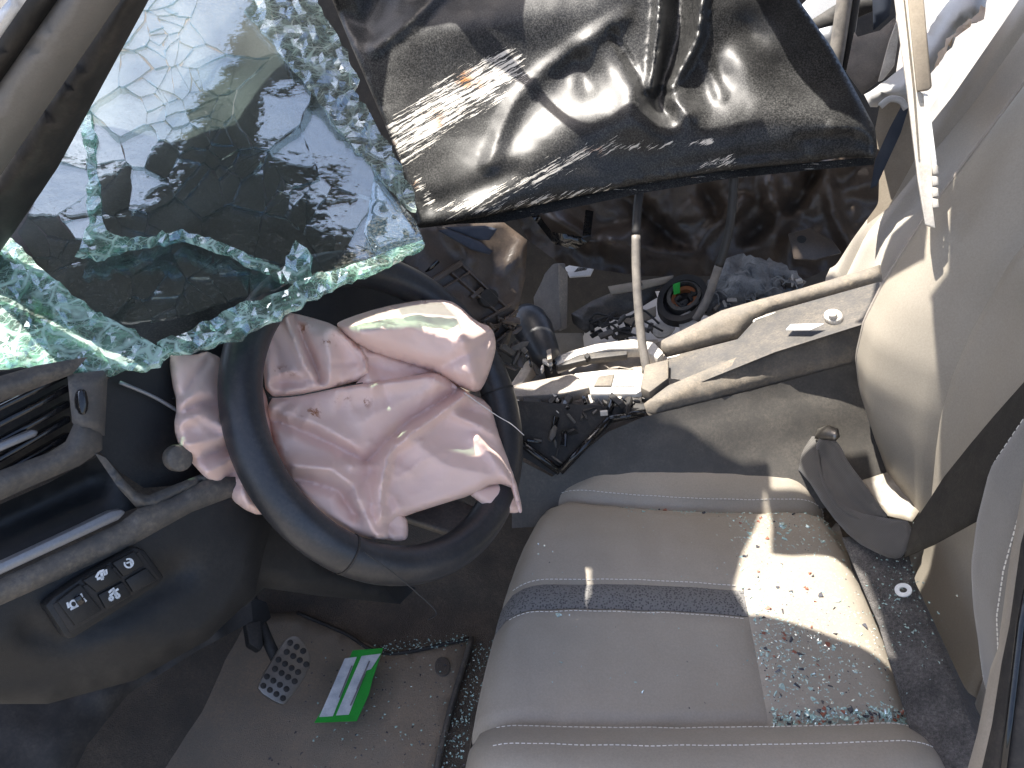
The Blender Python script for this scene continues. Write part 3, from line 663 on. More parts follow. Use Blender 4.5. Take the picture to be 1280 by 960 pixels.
bagsheet('middle_panel', Z6((560, 105), (640, 180), (770, 230), (880, 262), (960, 330), (860, 290), (700, 300), (600, 320), (640, 280), (650, 235), (600, 165)), lambda x, y: .010+ridge(x, y, Z6((650, 235), (760, 262), (860, 270)), 8, -.008), (8, .008), 5, 11., .002)
lobe = Z6((545, 118), (590, 95), (700, 60), (830, 36), (908, 33), (945, 55), (1000, 108), (1050, 122), (1064, 180), (1050, 240), (1028, 300), (1006, 332), (965, 322), (860, 268), (760, 235), (640, 195))
bagsheet('upper_lobe', lobe, lambda x, y: .035+sum(fold(x, y, Z6(*p), w_, a) for p, w_, a in (
    (((640, 140), (800, 120), (960, 170)), 34, .022), (((940, 70), (960, 180), (1000, 300)), 12, .008), (((860, 255), (930, 230), (1050, 150)), 8, -.006), (((1045, 125), (1010, 200), (1020, 290)), 7, -.006))), (26, .045), 5, 14., .0022, .2, 1.5, .35)
pxtube('loose_thread', Z6((160, 220), (120, 290), (80, 330), (40, 350)), .0008, WPl.off(-.03), M['wire'], bag, n=5)
pxtube('loose_thread', Z6((960, 330), (1060, 400), (1110, 430), (1150, 465)), .0005, WPl.off(.045), M['thread'], bag, n=5)
pxtube('seam_thread', Z6((345, 346), (430, 340), (560, 314), (640, 300)), .0007, WPl.off(.030), M['wire'], bag, n=5)
tag(pxtube('hanging_thread', [(455, 690), (490, 715), (520, 740), (545, 765), (535, 775)], .0006, WPl.off(.03), M['wire'], None, n=5), 'thin loose thread dangling below the steering wheel rim', 'thread')

# ================================================================ FLOOR THINGS
mp_ = Plane((0, 0, .016), (0, 0, 1))
fm = thing('floor_mat', 'dusty grey floor mat with bound edge below the pedals', 'floor mat')
mat_poly = [(60, 1010), (130, 880), (250, 790), (320, 768), (370, 765), (430, 790), (482, 816), (588, 797), (532, 1015)]
sheet('mat_pile', mat_poly, mp_, M['mat'], fm, 16, h=lambda x, y: .003*rnoise(x, y, .012, 2.), thick=.008)
pxtube('bound_edge', [(590, 797), (562, 890), (534, 1012)], .005, mp_.off(.002), M['greyplastic'], fm)
pxtube('bound_edge', [(372, 766), (430, 791), (484, 817), (588, 798)], .0035, mp_.off(.001), M['rubber'], fm)
prism('fixing_button', disc(mp_, 553, 832, 10, 16, 1.2), mp_, M['carpet'], fm, .006, .002, .006)
pedal = thing('brake_pedal', 'metal pedal pad studded with round black rubber dots above the mat', 'pedal')
PP = Plane(onz(356, 838, .10), (.55, -.25, .8))
ppad = prism('pad', chaikin([(366, 794), (376, 797), (389, 818), (387, 838), (359, 880), (348, 880), (322, 863), (324, 852), (355, 800)], 1), PP, M['metal'], pedal, .008, .002)
for r in range(6):
    for c in range(4):
        bx = 365-7.3*r+c*8.2+(3 if r % 2 else 0)-2; by = 804+10.6*r+c*5.2-(0 if r % 2 else 1)
        if inside(V([bx]), V([by]), [(364, 797), (376, 800), (386, 818), (384, 838), (358, 876), (326, 860), (356, 802)])[0]:
            prism('rubber_stud', disc(PP, bx, by, 3.9, 10), PP, M['rubber'], ppad, .004, .0008, .002)
pxtube('pedal_arm', [(352, 838), (330, 790), (312, 740)], .009, PP.off(-.02), M['rubber'], pedal)
cl = thing('accelerator_pedal', 'small black plastic pedal half hidden in the dark footwell', 'pedal')
PP2 = Plane(onz(322, 785, .14), (.6, -.2, .7))
prism('pad', [(303, 757), (322, 748), (334, 752), (340, 772), (326, 782), (330, 806), (326, 814), (312, 806), (308, 780)], PP2, M['blackplastic'], cl, .02, .003)
prism('tread', [(308, 780), (326, 776), (329, 806), (324, 812), (312, 804)], PP2, M['rubber'], cl, .004, .001, .004)
lf = thing('leaflet', 'green bordered white paper label lying on the floor mat', 'leaflet')
LP = Plane((0, 0, .032), (0.05, 0.0, 1))
prism('green_sheet', [(441, 813), (479, 810), (466, 848), (461, 868), (446, 901), (393, 903), (418, 862)], LP, M['green'], lf, .0012, 0)
prism('white_panel', [(431, 823), (446, 821), (416, 895), (399, 896)], LP, M['greypaper'], lf, .0006, 0, .0012)
prism('white_panel', [(452, 820), (476, 817), (464, 836), (458, 838), (436, 893), (420, 894)], LP, M['greypaper'], lf, .0006, 0, .0012)
glyph([[(440, 832), (424, 872)], [(462, 826), (446, 862)], [(456, 842), (438, 882)]], LP.off(.0022), .0012, lf).data.materials[0] = M['silver']

# ================================================================ HOOD (black crumpled bonnet)
HP = plane3(ony(520, 280, 1.15), ony(1095, 190, 1.30), ony(700, 0, 1.40))
hpoly = [(380, -60), (415, 0), (440, 60), (470, 130), (500, 200), (515, 250), (520, 284), (545, 282), (600, 272), (700, 250), (800, 230), (900, 214), (1000, 204), (1060, 196), (1094, 198), (1097, 186), (1094, 160), (1072, 118), (1040, 60), (1000, 2), (960, -60)]
HF = [  # creases and swellings of the sheet: polyline, width, height, profile
 ([(612, 204), (626, 165), (643, 127), (681, 86), (740, 45), (780, 20)], 16, .014, 't'),
 ([(650, 170), (690, 125), (740, 85)], 26, -.014, 'g'),
 ([(600, 255), (650, 205), (710, 165), (790, 140)], 46, .045, 'g'),
 ([(790, 145), (860, 160), (940, 155), (1060, 150)], 36, .034, 'g'),
 ([(818, 128), (830, 138)], 17, -.075, 'g'),
 ([(845, 128), (862, 140)], 15, .040, 'g'),
 ([(828, -40), (822, 50), (815, 112)], 10, .050, 't'),
 ([(884, -40), (872, 50), (838, 108)], 10, .045, 't'),
 ([(852, -40), (846, 40), (828, 110)], 14, -.060, 'g'),
 ([(872, 120), (905, 60), (930, 40)], 26, -.028, 'g'),
 ([(740, 60), (770, 90), (800, 120)], 20, .020, 'g'),
 ([(765, 40), (790, 80), (806, 118)], 7, -.018, 't'),
 ([(705, 95), (720, 75), (735, 110)], 12, -.012, 'g'),
 ([(530, 40), (640, 25), (740, 10)], 40, .03, 'g'),
 ([(430, 20), (455, 30), (470, 0)], 20, -.04, 'g'), ([(470, 60), (520, 20), (560, -20)], 14, .02, 't'),
 ([(540, 255), (590, 240), (640, 215)], 14, -.014, 'g'),
 ([(1040, 160), (1075, 160), (1096, 175)], 12, .014, 't'), ([(1000, 175), (1060, 168)], 9, -.010, 't'),
 ([(640, 260), (760, 232), (900, 205), (1000, 190)], 12, -.010, 'g'),
 ([(925, 70), (955, 120), (1040, 150)], 26, .016, 'g'), ([(880, 70), (900, 120)], 12, .012, 't'), ([(950, 60), (1000, 110)], 26, -.012, 'g')]
def hoodh(x, y):
    h = np.zeros(len(x))
    for p, w_, a, k in HF: h += ridge(x, y, p, w_, a, k)
    return .52*h+.0035*rnoise(x, y, .010, 3., 2)+.0006*rnoise(x, y, .05, 8., 2)
def band(pl, wd): return lambda x, y: np.exp(-(dline(x, y, pl)/wd)**2)
A_ = ([(478, 195), (560, 130), (632, 88)], 34); B_ = ([(560, 262), (640, 235), (720, 195), (770, 180)], 13); C_ = ([(520, 225), (545, 262), (620, 262), (760, 235)], 9); D_ = ([(880, 205), (915, 198), (912, 208)], 9); E_ = ([(770, 185), (860, 180), (890, 176)], 5)
def scr(x, y):
    m = np.exp(-(dline(x, y, A_[0])/A_[1])**4)
    for p, w_ in (B_, C_, D_, E_): m = np.maximum(m, .9*np.exp(-(dline(x, y, p)/w_)**2))
    return m
ca, sa_ = math.cos(R_(-30)), math.sin(R_(-30))
hood = thing('car_hood', 'crumpled black hood with white scrape marks pushed into the cabin', 'car hood')
sheet('panel', hpoly, HP, M['hood'], hood, 6, h=hoodh, curl=(7, .008), thick=.0012, sub=1,
      attrs={'scrape': scr, 'scrape_along': lambda x, y: (x*ca+y*sa_)*.0016+3, 'scrape_across': lambda x, y: (-x*sa_+y*ca)*.028})
sheet('folded_flange', [(520, 284), (600, 272), (700, 250), (800, 230), (900, 214), (1000, 204), (1094, 196), (1092, 206), (1000, 214), (905, 224), (800, 242), (705, 262), (600, 284), (530, 292)], HP.off(-.025), M['hood'], hood, 8, attrs={'scrape': lambda x, y: .35+0*x, 'scrape_along': lambda x, y: x*.0016, 'scrape_across': lambda x, y: y*.028})

# crumpled black bodywork below the hood edge
XP = Plane(ony(820, 285, 1.52), (-.05, -1, .35))
def crum(x, y):
    f = 0*x
    for p, w_, a in (([(690, 270), (740, 300), (800, 290)], 16, .05), ([(760, 300), (820, 315), (860, 318), (890, 290), (930, 250)], 11, .07), ([(790, 250), (830, 290), (858, 312)], 14, -.06),
                     ([(880, 240), (905, 280), (870, 310)], 12, -.05), ([(960, 230), (975, 270), (960, 310)], 16, .05), ([(1030, 210), (1040, 260), (1060, 300)], 12, .04), ([(930, 300), (1000, 250), (1020, 215)], 14, -.05)):
        f = f+ridge(x, y, p, w_, a, 't')
    return f+.05*(np.abs(rnoise(x, y, .018, 6., 3))-.25)
cr = thing('crushed_bulkhead', 'glossy dark crumpled panelling under the hood edge above the console', 'crushed panel')
sheet('skin', [(640, 262), (760, 225), (900, 205), (1100, 185), (1098, 255), (1065, 300), (1045, 332), (1000, 352), (900, 345), (800, 345), (700, 330), (660, 300)], XP, M['darkbrown'], cr, 9, h=crum, sub=1)
prism('bracket', [(985, 292), (1012, 285), (1040, 300), (1052, 316), (1020, 325), (992, 324)], Plane(ony(1015, 305, 1.44), (-.2, -.8, .5)), M['darkbrown'], cr, .006, .002)
prism('bracket_hole', disc(XP, 1002, 299, 6, 12, .8), Plane(ony(1015, 305, 1.44), (-.2, -.8, .5)), M['rubber'], cr, .003, 0, .002)
sheet('fold', [(658, 262), (665, 258), (690, 290), (728, 296), (732, 262), (742, 264), (738, 300), (720, 312), (692, 305)], Plane(ony(700, 285, 1.34), (.3, -.8, .5)), M['gloss'], cr, 8, h=lambda x, y: ridge(x, y, [(660, 262), (700, 295), (730, 300)], 8, .02, 't'))
struct(sheet('cabin_shadow_wall', [(150, -60), (1120, -60), (1120, 420), (640, 480), (150, 480)], Plane(ony(800, 200, 2.4), (0, -1, .1)), M['rubber'], None, 60)); bpy.data.objects['cabin_shadow_wall'].name = 'dark_void_sheet'  # dark sheet added to fill the void behind, standing in for shade

# broken dash core left of the console
bd = thing('broken_dash_core', 'dark brown ribbed dashboard core piece torn loose behind the airbag', 'dash core')
BP = Plane(ony(600, 350, 1.02), (.55, -.65, .5))
sheet('shell', [(500, 300), (520, 286), (570, 280), (630, 278), (659, 300), (657, 345), (648, 385), (636, 430), (600, 455), (560, 420), (520, 380), (490, 345)], BP, M['darkbrown'], bd, 9, h=lambda x, y: ridge(x, y, [(620, 360), (648, 310), (655, 300)], 6, .012, 't')+ridge(x, y, [(560, 285), (580, 310), (590, 330)], 8, .015, 't')+.02*sm((x-600)/40)*0+.008*rnoise(x, y, .03, 4.), thick=.004)
for (a, b, wd) in (((540, 352), (578, 328), 7), ((552, 362), (590, 338), 3), ((565, 340), (625, 392), 3), ((580, 332), (636, 385), 3), ((590, 372), (604, 360), 6), ((604, 402), (640, 380), 4), ((612, 416), (648, 388), 4), ((620, 428), (648, 404), 3)):
    a, b = V(a), V(b); d = nrm(b-a); s_ = V([-d[1], d[0]])*wd/2
    prism('rib', [tuple(a-s_), tuple(b-s_), tuple(b+s_), tuple(a+s_)], BP, M['darkbrown'], bd, .02, .0015, .012)
prism('round_boss', disc(BP, 612, 372, 12, 16), BP, M['rubber'], bd, .02, .002, .012)
sheet('blade', [(548, 288), (560, 286), (600, 302), (616, 314), (612, 318), (590, 312)], BP.off(.03), M['bluebelt'], bd, 6, thick=.002)
sheet('blade', [(556, 284), (606, 282), (622, 286), (612, 300), (600, 300)], BP.off(.02), M['bluebelt'], bd, 6, thick=.002)
# many small torn clips and fins around it
def clutter(name, poly, pl, mats, count, smin, smax, parent, hmax=.03):
    got = 0; xs = V(poly)
    while got < count:
        x, y = rng.uniform(xs[:, 0].min(), xs[:, 0].max()), rng.uniform(xs[:, 1].min(), xs[:, 1].max())
        if not inside(V([x]), V([y]), poly)[0]: continue
        got += 1; L = rng.uniform(smin, smax); wd = L*rng.uniform(.12, .45); a = rng.uniform(0, math.pi); k = rng.integers(4, 7)
        q = []
        if rng.random() < .65: k = 4
        for i in range(k):
            t = 2*math.pi*i/k+.78+rng.uniform(-.12, .12); ex_, ey_ = L/2*math.cos(t)*1.2, wd/2*math.sin(t)*1.2
            q.append((x+ex_*math.cos(a)-ey_*math.sin(a), y+ex_*math.sin(a)+ey_*math.cos(a)))
        nn = nrm(pl.n+rng.normal(0, .3, 3)); vd = nrm(ray(x, y))
        if abs(nn @ vd) < .55*abs(pl.n @ vd)+.1: nn = pl.n
        p2 = Plane(pl(V([x]), V([y]))[0]+pl.n*rng.uniform(0, hmax), nn)
        prism(name, q, p2, M[mats[rng.integers(len(mats))]], parent, rng.uniform(.003, .01), .0008)
clutter('torn_clip', [(604, 400), (648, 395), (652, 450), (636, 475), (616, 460)], BP.off(.005), ['darkbrown', 'greyplastic', 'rubber'], 34, 6, 24, bd)
clutter('torn_clip', [(470, 335), (540, 300), (560, 340), (520, 372)], BP.off(-.02), ['rubber', 'gloss', 'darkbrown'], 12, 10, 36, bd)

# ================================================================ WINDSCREEN
GLn = nrm([.18, -.22, .96]); GP0 = atd(350, 390, .735); GL = Plane(GP0, GLn)
ws = thing('windscreen', 'shattered laminated windscreen sagging inward over the steering wheel, green crazed edges', 'windscreen')
sheet('dash_top', [(-60, 480), (-260, 300), (-260, -60), (60, -150), (280, -150), (330, -30), (350, 60), (372, 140), (400, 220), (420, 300), (410, 345), (380, 375), (200, 448), (60, 462)], GL.off(-.07), M['speckle'], dash, 22, h=lambda x, y: .012*rnoise(x, y, .012, 5.))
def voronoi(poly, seeds):
    cells = []
    x0, y0 = V(poly).min(0)-5; x1, y1 = V(poly).max(0)+5
    for i, s in enumerate(seeds):
        c = [V(p) for p in poly]
        for j, q in enumerate(seeds):
            if i == j: continue
            m = (s+q)/2; d = q-s
            if np.hypot(*d) > 260: continue
            out = []
            for k in range(len(c)):
                a, b = c[k], c[(k+1) % len(c)]; fa, fb = (a-m) @ d, (b-m) @ d
                if fa <= 0: out.append(a)
                if fa*fb < 0: out.append(a+(b-a)*fa/(fa-fb))
            c = out
            if len(c) < 3: break
        if len(c) >= 3:
            c = V(c); ar = .5*abs(np.sum(c[:, 0]*np.roll(c[:, 1], -1)-np.roll(c[:, 0], -1)*c[:, 1]))
            if ar > 25: cells.append((s, c, ar))
    return cells
def shards(poly, seeds, mat, tilt, bow, shrink=.8, t=.0025, wob=0.):
    for s, c, ar in voronoi(poly, seeds):
        ctr = c.mean(0); L = np.hypot(*(c-ctr).T)[:, None]+1e-6; c = ctr+(c-ctr)*np.clip((L-shrink)/L, .2, 1)
        nn = nrm(GLn+rng.normal(0, tilt, 3)); pc = GL(V([ctr[0]]), V([ctr[1]]), bow(ctr[0], ctr[1]))[0]
        p2 = Plane(pc, nn); cc = densify([tuple(q) for q in c], 14) if wob else [tuple(q) for q in c]
        if wob: cc = [tuple(V(q)+rng.normal(0, wob, 2)) for q in cc]
        o = prism('glass_shard', cc, p2, mat, ws, t, 0)
gb = lambda x, y: float(.006*math.sin(x/70+1)*math.cos(y/60)+.02*np.clip((200-y)/200, 0, 1))
pane = [(104, 92), (140, 42), (188, -20), (330, -20), (345, 45), (400, 130), (470, 215), (526, 298), (470, 320), (388, 345), (352, 330), (300, 316), (232, 288), (150, 300), (124, 290), (114, 200)]
def seeds_in(poly, n, dens):
    out = []; x0, y0 = V(poly).min(0); x1, y1 = V(poly).max(0)
    while len(out) < n:
        p = V([rng.uniform(x0, x1), rng.uniform(y0, y1)])
        if inside(V([p[0]]), V([p[1]]), poly)[0] and rng.random() < dens(p): out.append(p)
    return out
# dense shatter along a few crack paths, large flakes elsewhere
cpaths = [[(185, 10), (200, 90), (215, 170), (260, 190), (280, 120)], [(190, 20), (240, 80), (262, 180), (330, 165)], [(118, 200), (160, 230), (150, 290)], [(250, 215), (330, 210), (390, 260)]]
dn = lambda p: min(1, .04+sum(math.exp(-(float(dline(V([p[0]]), V([p[1]]), c)[0])/16)**2) for c in cpaths))
shards(pane, seeds_in(pane, 85, dn), M['glass'], .018, gb, .4, wob=1.2)
low = [(60, 346), (108, 318), (155, 303), (232, 291), (300, 319), (348, 336), (372, 347), (330, 366), (280, 377), (212, 399), (150, 404), (112, 386)]
shards(low, seeds_in(low, 16, lambda p: 1), M['glass'], .06, lambda x, y: gb(x, y)-.008, .45, wob=.9)
side = [(22, 290), (70, 200), (104, 130), (114, 210), (120, 290), (110, 316), (60, 344), (40, 320)]
shards(side, seeds_in(side, 10, lambda p: 1), M['glass'], .06, lambda x, y: gb(x, y)-.01, .45, wob=.9)
def crz(name, poly, seed, amp=.012, step=9, off=.004, mat='crazed'):
    amp *= .4
    o = sheet(name, poly, GL.off(off), M[mat], ws, step, jag=1.6, h=lambda x, y: np.array([gb(a, b) for a, b in zip(x, y)])+amp*rnoise(x, y, .05, seed, 3), thick=.005, smooth=False); return o
crz('crazed_corner', [(-50, 235), (0, 282), (40, 322), (62, 344), (112, 384), (150, 405), (196, 432), (216, 436), (180, 463), (110, 466), (50, 457), (-50, 462)], 2.)
crz('crazed_lower_edge', [(196, 428), (240, 412), (300, 378), (352, 364), (380, 348), (440, 330), (480, 318), (528, 300), (531, 306), (486, 330), (440, 350), (400, 366), (368, 384), (330, 404), (292, 424), (258, 434), (214, 440)], 5., .014)
crz('crazed_upper_strip', [(306, 12), (322, -20), (388, -20), (402, 10), (424, 48), (450, 100), (442, 112), (462, 140), (476, 168), (490, 182), (504, 214), (518, 240), (521, 262), (508, 256), (470, 214), (432, 172), (398, 128), (365, 85), (338, 48)], 9., .016, mat='crazed_dusty')
crz('crazed_side_edge', [(100, 82), (110, 84), (114, 140), (120, 200), (127, 270), (140, 292), (162, 296), (150, 308), (112, 318), (96, 316), (112, 280), (108, 200), (102, 140)], 12., .01)
crz('crazed_ridge', [(108, 316), (150, 300), (228, 286), (236, 292), (262, 296), (304, 314), (340, 330), (352, 338), (370, 300), (388, 318), (392, 348), (360, 352), (330, 340), (296, 322), (250, 304), (232, 298), (160, 308), (120, 322)], 15., .012)
# loose corner of the pane standing free on the right
tag(sheet('glass_flake', [(468, 218), (520, 276), (531, 304), (512, 302), (470, 318), (455, 290)], GL.off(.012), M['glass'], ws, 10, h=lambda x, y: .004*rnoise(x, y, .05, 3.), thick=.003), None, None)

# ================================================================ CENTRE CONSOLE
con = thing('center_console', 'dusty centre console with stripped gear shift gate and open padded armrest', 'console')
CS = Plane(ony(800, 515, 1.0), (.10, -.75, .65))
sheet('side_panel', [(640, 570), (690, 596), (760, 540), (805, 521), (940, 488), (1062, 455), (1095, 445), (1120, 620), (1000, 640), (640, 660)], CS, M['sidegrey'], con, 16,
      h=lambda x, y: .006*np.exp(-((y-(521-(x-805)*.257))/9)**2)-.012*sm((y-(545-(x-805)*.2))/60))
sheet('armrest_near_wall', [(800, 508), (835, 482), (875, 465), (969, 427), (1085, 387), (1095, 448), (1062, 456), (940, 488), (812, 520)], CS.off(.012), M['padded'], con, 9, curl=(13, .014), h=lambda x, y: .003*rnoise(x, y, .04, 2.))
TP = plane3(ony(850, 470, 1.07), ony(1080, 385, 1.12), ony(1080, 345, 1.22))
sheet('tray_liner', [(815, 470), (836, 446), (922, 424), (940, 404), (958, 392), (1100, 352), (1095, 400), (969, 440), (875, 478)], TP, M['greyplastic'], con, 14)
TR = plane3(ony(820, 440, 1.15), ony(1090, 345, 1.24), ony(1090, 320, 1.26))
sheet('armrest_far_wall', [(818, 430), (850, 414), (902, 388), (950, 374), (1000, 361), (1100, 331), (1104, 352), (958, 393), (942, 404), (924, 424), (834, 447)], TR.off(.012), M['padded'], con, 8, curl=(11, .014))
pxtube('liner_edge', [(834, 448), (924, 426), (942, 406), (958, 395), (1100, 354)], .002, TR.off(.012), M['dirtywhite'], con)
prism('bolt_head', disc(TP, 1041, 393, 12, 18, .65), TP, M['dirtywhite'], con, .01, .003, .008)
prism('bolt_cap', disc(TP, 1040, 391, 6, 12, .65), TP, M['dirtywhite'], con, .008, .002, .016)
GG = plane3(ony(640, 490, 1.03), ony(800, 485, 1.04), ony(800, 428, 1.17))
sheet('gate_base', [(634, 494), (656, 466), (668, 450), (760, 428), (822, 424), (834, 450), (812, 482), (796, 494)], GG.off(-.03), M['dustgrey'], con, 10, h=lambda x, y: .012*rnoise(x, y, .05, 2.))
for q, mt in (([(690, 448), (712, 438), (745, 429), (790, 423), (818, 427), (830, 440), (822, 448), (800, 434), (760, 436), (722, 444), (696, 456)], 'dirtywhite'),
          ([(652, 478), (716, 466), (730, 478), (738, 484), (700, 492), (640, 496), (630, 490)], 'dustgrey'),
          ([(716, 466), (760, 461), (792, 461), (812, 470), (806, 486), (795, 492), (738, 492), (736, 482), (728, 476)], 'dirtywhite'),
          ([(630, 490), (644, 470), (656, 452), (664, 446), (672, 454), (664, 462), (654, 478), (640, 490)], 'dustgrey')):
    prism('gate_frame', q, GG, M[mt], con, .022, .004, .004)
prism('gate_slot_rail', [(694, 452), (738, 441), (784, 438), (784, 443), (740, 448), (696, 458)], GG, M['greyplastic'], con, .012, .002, .002)
prism('gate_slot_clip', disc(GG, 734, 444, 4, 4), GG, M['rubber'], con, .01, .001, .008)
prism('indicator_window', [(748, 470), (768, 467), (764, 482), (742, 482)], GG, M['padded'], con, .003, .001, .007)
prism('indicator_window', [(770, 467), (796, 466), (792, 482), (766, 482)], GG, M['white'], con, .003, .001, .007)
prism('gate_corner', [(806, 455), (836, 448), (836, 472), (812, 490), (800, 484)], GG, M['padded'], con, .03, .004, .010)
clutter('gate_clip', [(640, 498), (800, 490), (802, 516), (740, 516), (640, 512)], GG.off(-.01), ['rubber', 'rubber', 'gloss', 'greyplastic', 'dirtywhite'], 46, 8, 26, con, .02)
sheet('lower_frame', [(628, 500), (800, 510), (770, 524), (716, 580), (692, 594), (660, 575), (628, 560)], CS.off(.005), M['rubber'], con, 12)
for a, b in (((805, 516), (762, 524)), ((762, 524), (700, 590)), ((700, 590), (640, 545))):
    pxtube('frame_rail', [a, b], .006, CS.off(.014), M['gloss'], con, k=0)
clutter('frame_clip', [(650, 520), (740, 520), (690, 585), (650, 555)], CS.off(.008), ['rubber', 'gloss', 'greyplastic'], 14, 8, 26, con, .01)
kb = GG(V([688, 682, 676, 668, 660, 655, 653]), V([452, 444, 430, 414, 402, 394, 391]), V([.0, .01, .02, .03, .035, .038, .04]))
sh = thing('gear_shifter', 'dark blue black gear shift knob with torn base on the console', 'gear shifter')
tube('knob', kb, [.022, .026, .029, .034, .034, .026, .008], M['wheelskin'], sh, 24)
tube('lever', [kb[0]+V([.01, 0, -.05]), kb[0]], [.012, .016], M['rubber'], sh, 12)
prism('trim_strip', [(681, 418), (687, 420), (690, 448), (684, 450)], GG.off(.03), M['dustgrey'], sh, .008, .001)
clutter('torn_boot_scrap', [(660, 440), (695, 438), (690, 458), (662, 462)], GG.off(.006), ['rubber', 'gloss', 'dirtywhite'], 12, 6, 20, sh, .015)

# ================================================================ DEBRIS IN THE PASSENGER FOOTWELL
FP = Plane(ony(820, 385, 1.36), (-.1, -.55, .85))
def lone(name, label, cat, **kw): return thing(name, label, cat, **kw)
o = lone('foam_block', 'upright grey foam block standing behind the gear knob', 'foam block')
FB = Plane(ony(690, 380, 1.30), (-.35, -.8, .3))
prism('front_face', [(666, 372), (676, 352), (680, 342), (690, 330), (698, 329), (700, 412), (688, 416), (668, 402)], FB, M['foamgrey'], o, .03, .004)
prism('side_face', [(699, 330), (710, 340), (709, 410), (700, 414)], Plane(FB(V([699]), V([370]))[0], (.75, -.6, .3)), M['dustgrey'], o, .004, .001)
o = lone('door_liner_fragment', 'long grey brown torn plastic panel lying behind the shift gate', 'plastic panel')
sheet('panel', [(716, 404), (714, 392), (740, 376), (764, 366), (760, 358), (842, 344), (840, 352), (818, 362), (822, 372), (800, 384), (752, 404), (732, 416)], FP.off(.03), M['greyplastic'], o, 9, h=lambda x, y: .01*rnoise(x, y, .03, 5.)+ridge(x, y, [(716, 392), (820, 362)], 5, .008, 't'), thick=.004)
sheet('lip', [(760, 358), (842, 344), (838, 352), (800, 362), (764, 368)], FP.off(.045), M['beigeboard'], o, 8, thick=.003)
prism('hole', disc(FP, 800, 355, 3, 8), FP.off(.047), M['rubber'], o, .002, 0)
o = lone('blower_motor', 'round black motor ring with green tag and copper winding in the footwell', 'motor')
MC = FP.off(.05)
def pring(name, x, y, r0, r1, pl, mat, parent, t=.01, asp=.8, ang=-.6):
    a = V(disc(pl, x, y, r1, 28, asp, ang)); b = V(disc(pl, x, y, r0, 28, asp, ang)); A = pl(a[:, 0], a[:, 1], t); B = pl(b[:, 0], b[:, 1], t); A0, B0 = A-pl.n*t, B-pl.n*t; n = 28
    f = []
    for i in range(n):
        j = (i+1) % n; f += [(i, n+i, n+j, j), (2*n+i, i, j, 2*n+j), (n+i, 3*n+i, 3*n+j, n+j)]
    return link(name, mesh(name, np.vstack([A, B, A0, B0]), f), mat, parent, False)
prism('back_plate', disc(MC, 853, 372, 33, 22, .78, -.6), MC, M['rubber'], o, .02, .003)
pring('outer_ring', 853, 372, 26, 34, MC, M['wire'], o, .022); pring('middle_ring', 855, 368, 18, 23, MC, M['greyplastic'], o, .018)
pring('winding', 855, 372, 12, 17, MC, M['copper'], o, .012)
prism('green_tag', [(841, 355), (850, 352), (850, 366), (842, 368)], MC, M['green'], o, .003, .001, .026)
clutter('fin', [(838, 356), (868, 352), (872, 380), (846, 388)], MC.off(.012), ['rubber', 'wire', 'darkbrown'], 14, 6, 16, o, .006)
o = lone('insulation_heap', 'grey shredded insulation heap beside the round motor', 'insulation')
sheet('heap', [(868, 398), (880, 360), (898, 330), (922, 318), (950, 322), (984, 332), (1008, 352), (1000, 364), (950, 382), (900, 396)], FP.off(.02), M['ash'], o, 6, jag=1.5, h=lambda x, y: .05*np.exp(-(((x-930)/50)**2+((y-355)/25)**2))+.018*rnoise(x, y, .06, 3.)+.01*rnoise(x, y, .2, 5.))
for i in range(26):
    x, y = rng.uniform(885, 985), rng.uniform(330, 380); a = rng.uniform(-1, 1)
    pxtube('fibre', [(x, y), (x+10*math.cos(a), y+8*math.sin(a)-3), (x+20*math.cos(a+.4), y+16*math.sin(a+.4))], .0012, FP.off(.06), M['ash'], o, k=3, n=5)
grp = 'loose broken scraps behind the console'
def scrap(label, polys, pl, cat='scrap', t=.006):
    o = thing('broken_scrap', label, cat)
    for p, m in polys: prism('piece', p, pl, M[m], o, t, .001)
scrap('pale beige board scrap beside the gear knob', [([(692, 416), (728, 416), (730, 434), (700, 442), (694, 430)], 'beigeboard')], FP.off(.0))
scrap('white car body fragment glinting in the dark behind the foam block', [([(706, 334), (724, 326), (744, 332), (738, 344), (712, 346)], 'bodywhite'), ([(722, 334), (736, 330), (734, 338), (716, 341)], 'rubber')], Plane(ony(720, 336, 1.6), (0, -.6, .8)))
scrap('small white plastic ring scrap below the round motor', [(disc(FP, 830, 410, 15, 18, .7, -.5), 'dirtywhite')], FP.off(.05))
scrap('white crumpled plastic cap scrap next to the hanging cable', [([(846, 396), (862, 388), (876, 394), (872, 410), (852, 416)], 'dirtywhite'), ([(853, 398), (864, 394), (862, 404)], 'rubber')], FP.off(.06))
scrap('angular pale plastic scrap lying along the armrest wall', [([(876, 404), (900, 390), (936, 380), (960, 374), (940, 386), (890, 408)], 'dirtywhite'), ([(892, 398), (904, 386), (908, 390), (896, 402)], 'rubber')], FP.off(.045))
scrap('yellowish board triangle under the torn panel', [([(778, 400), (820, 382), (820, 394), (792, 408)], 'beigeboard')], FP.off(.045))
scrap('white paper slip tucked into the armrest tray', [([(982, 412), (988, 405), (1030, 404), (1012, 412)], 'white')], TP.off(.012), 'paper', .002)
wl = thing('wiring_tangle', 'tangle of black connectors and wires in front of the torn panel', 'wiring')
clutter('connector', [(735, 404), (770, 392), (800, 398), (806, 416), (780, 428), (736, 424)], FP.off(.035), ['wire', 'rubber', 'greyplastic'], 22, 8, 22, wl, .03)
for i in range(12):
    x, y = rng.uniform(735, 790), rng.uniform(396, 420)
    pxtube('wire', [(x, y), (x+rng.uniform(5, 20), y+rng.uniform(-12, 8)), (x+rng.uniform(15, 40), y+rng.uniform(-10, 14))], .0022, FP.off(.06), M['wire'], wl, n=6)
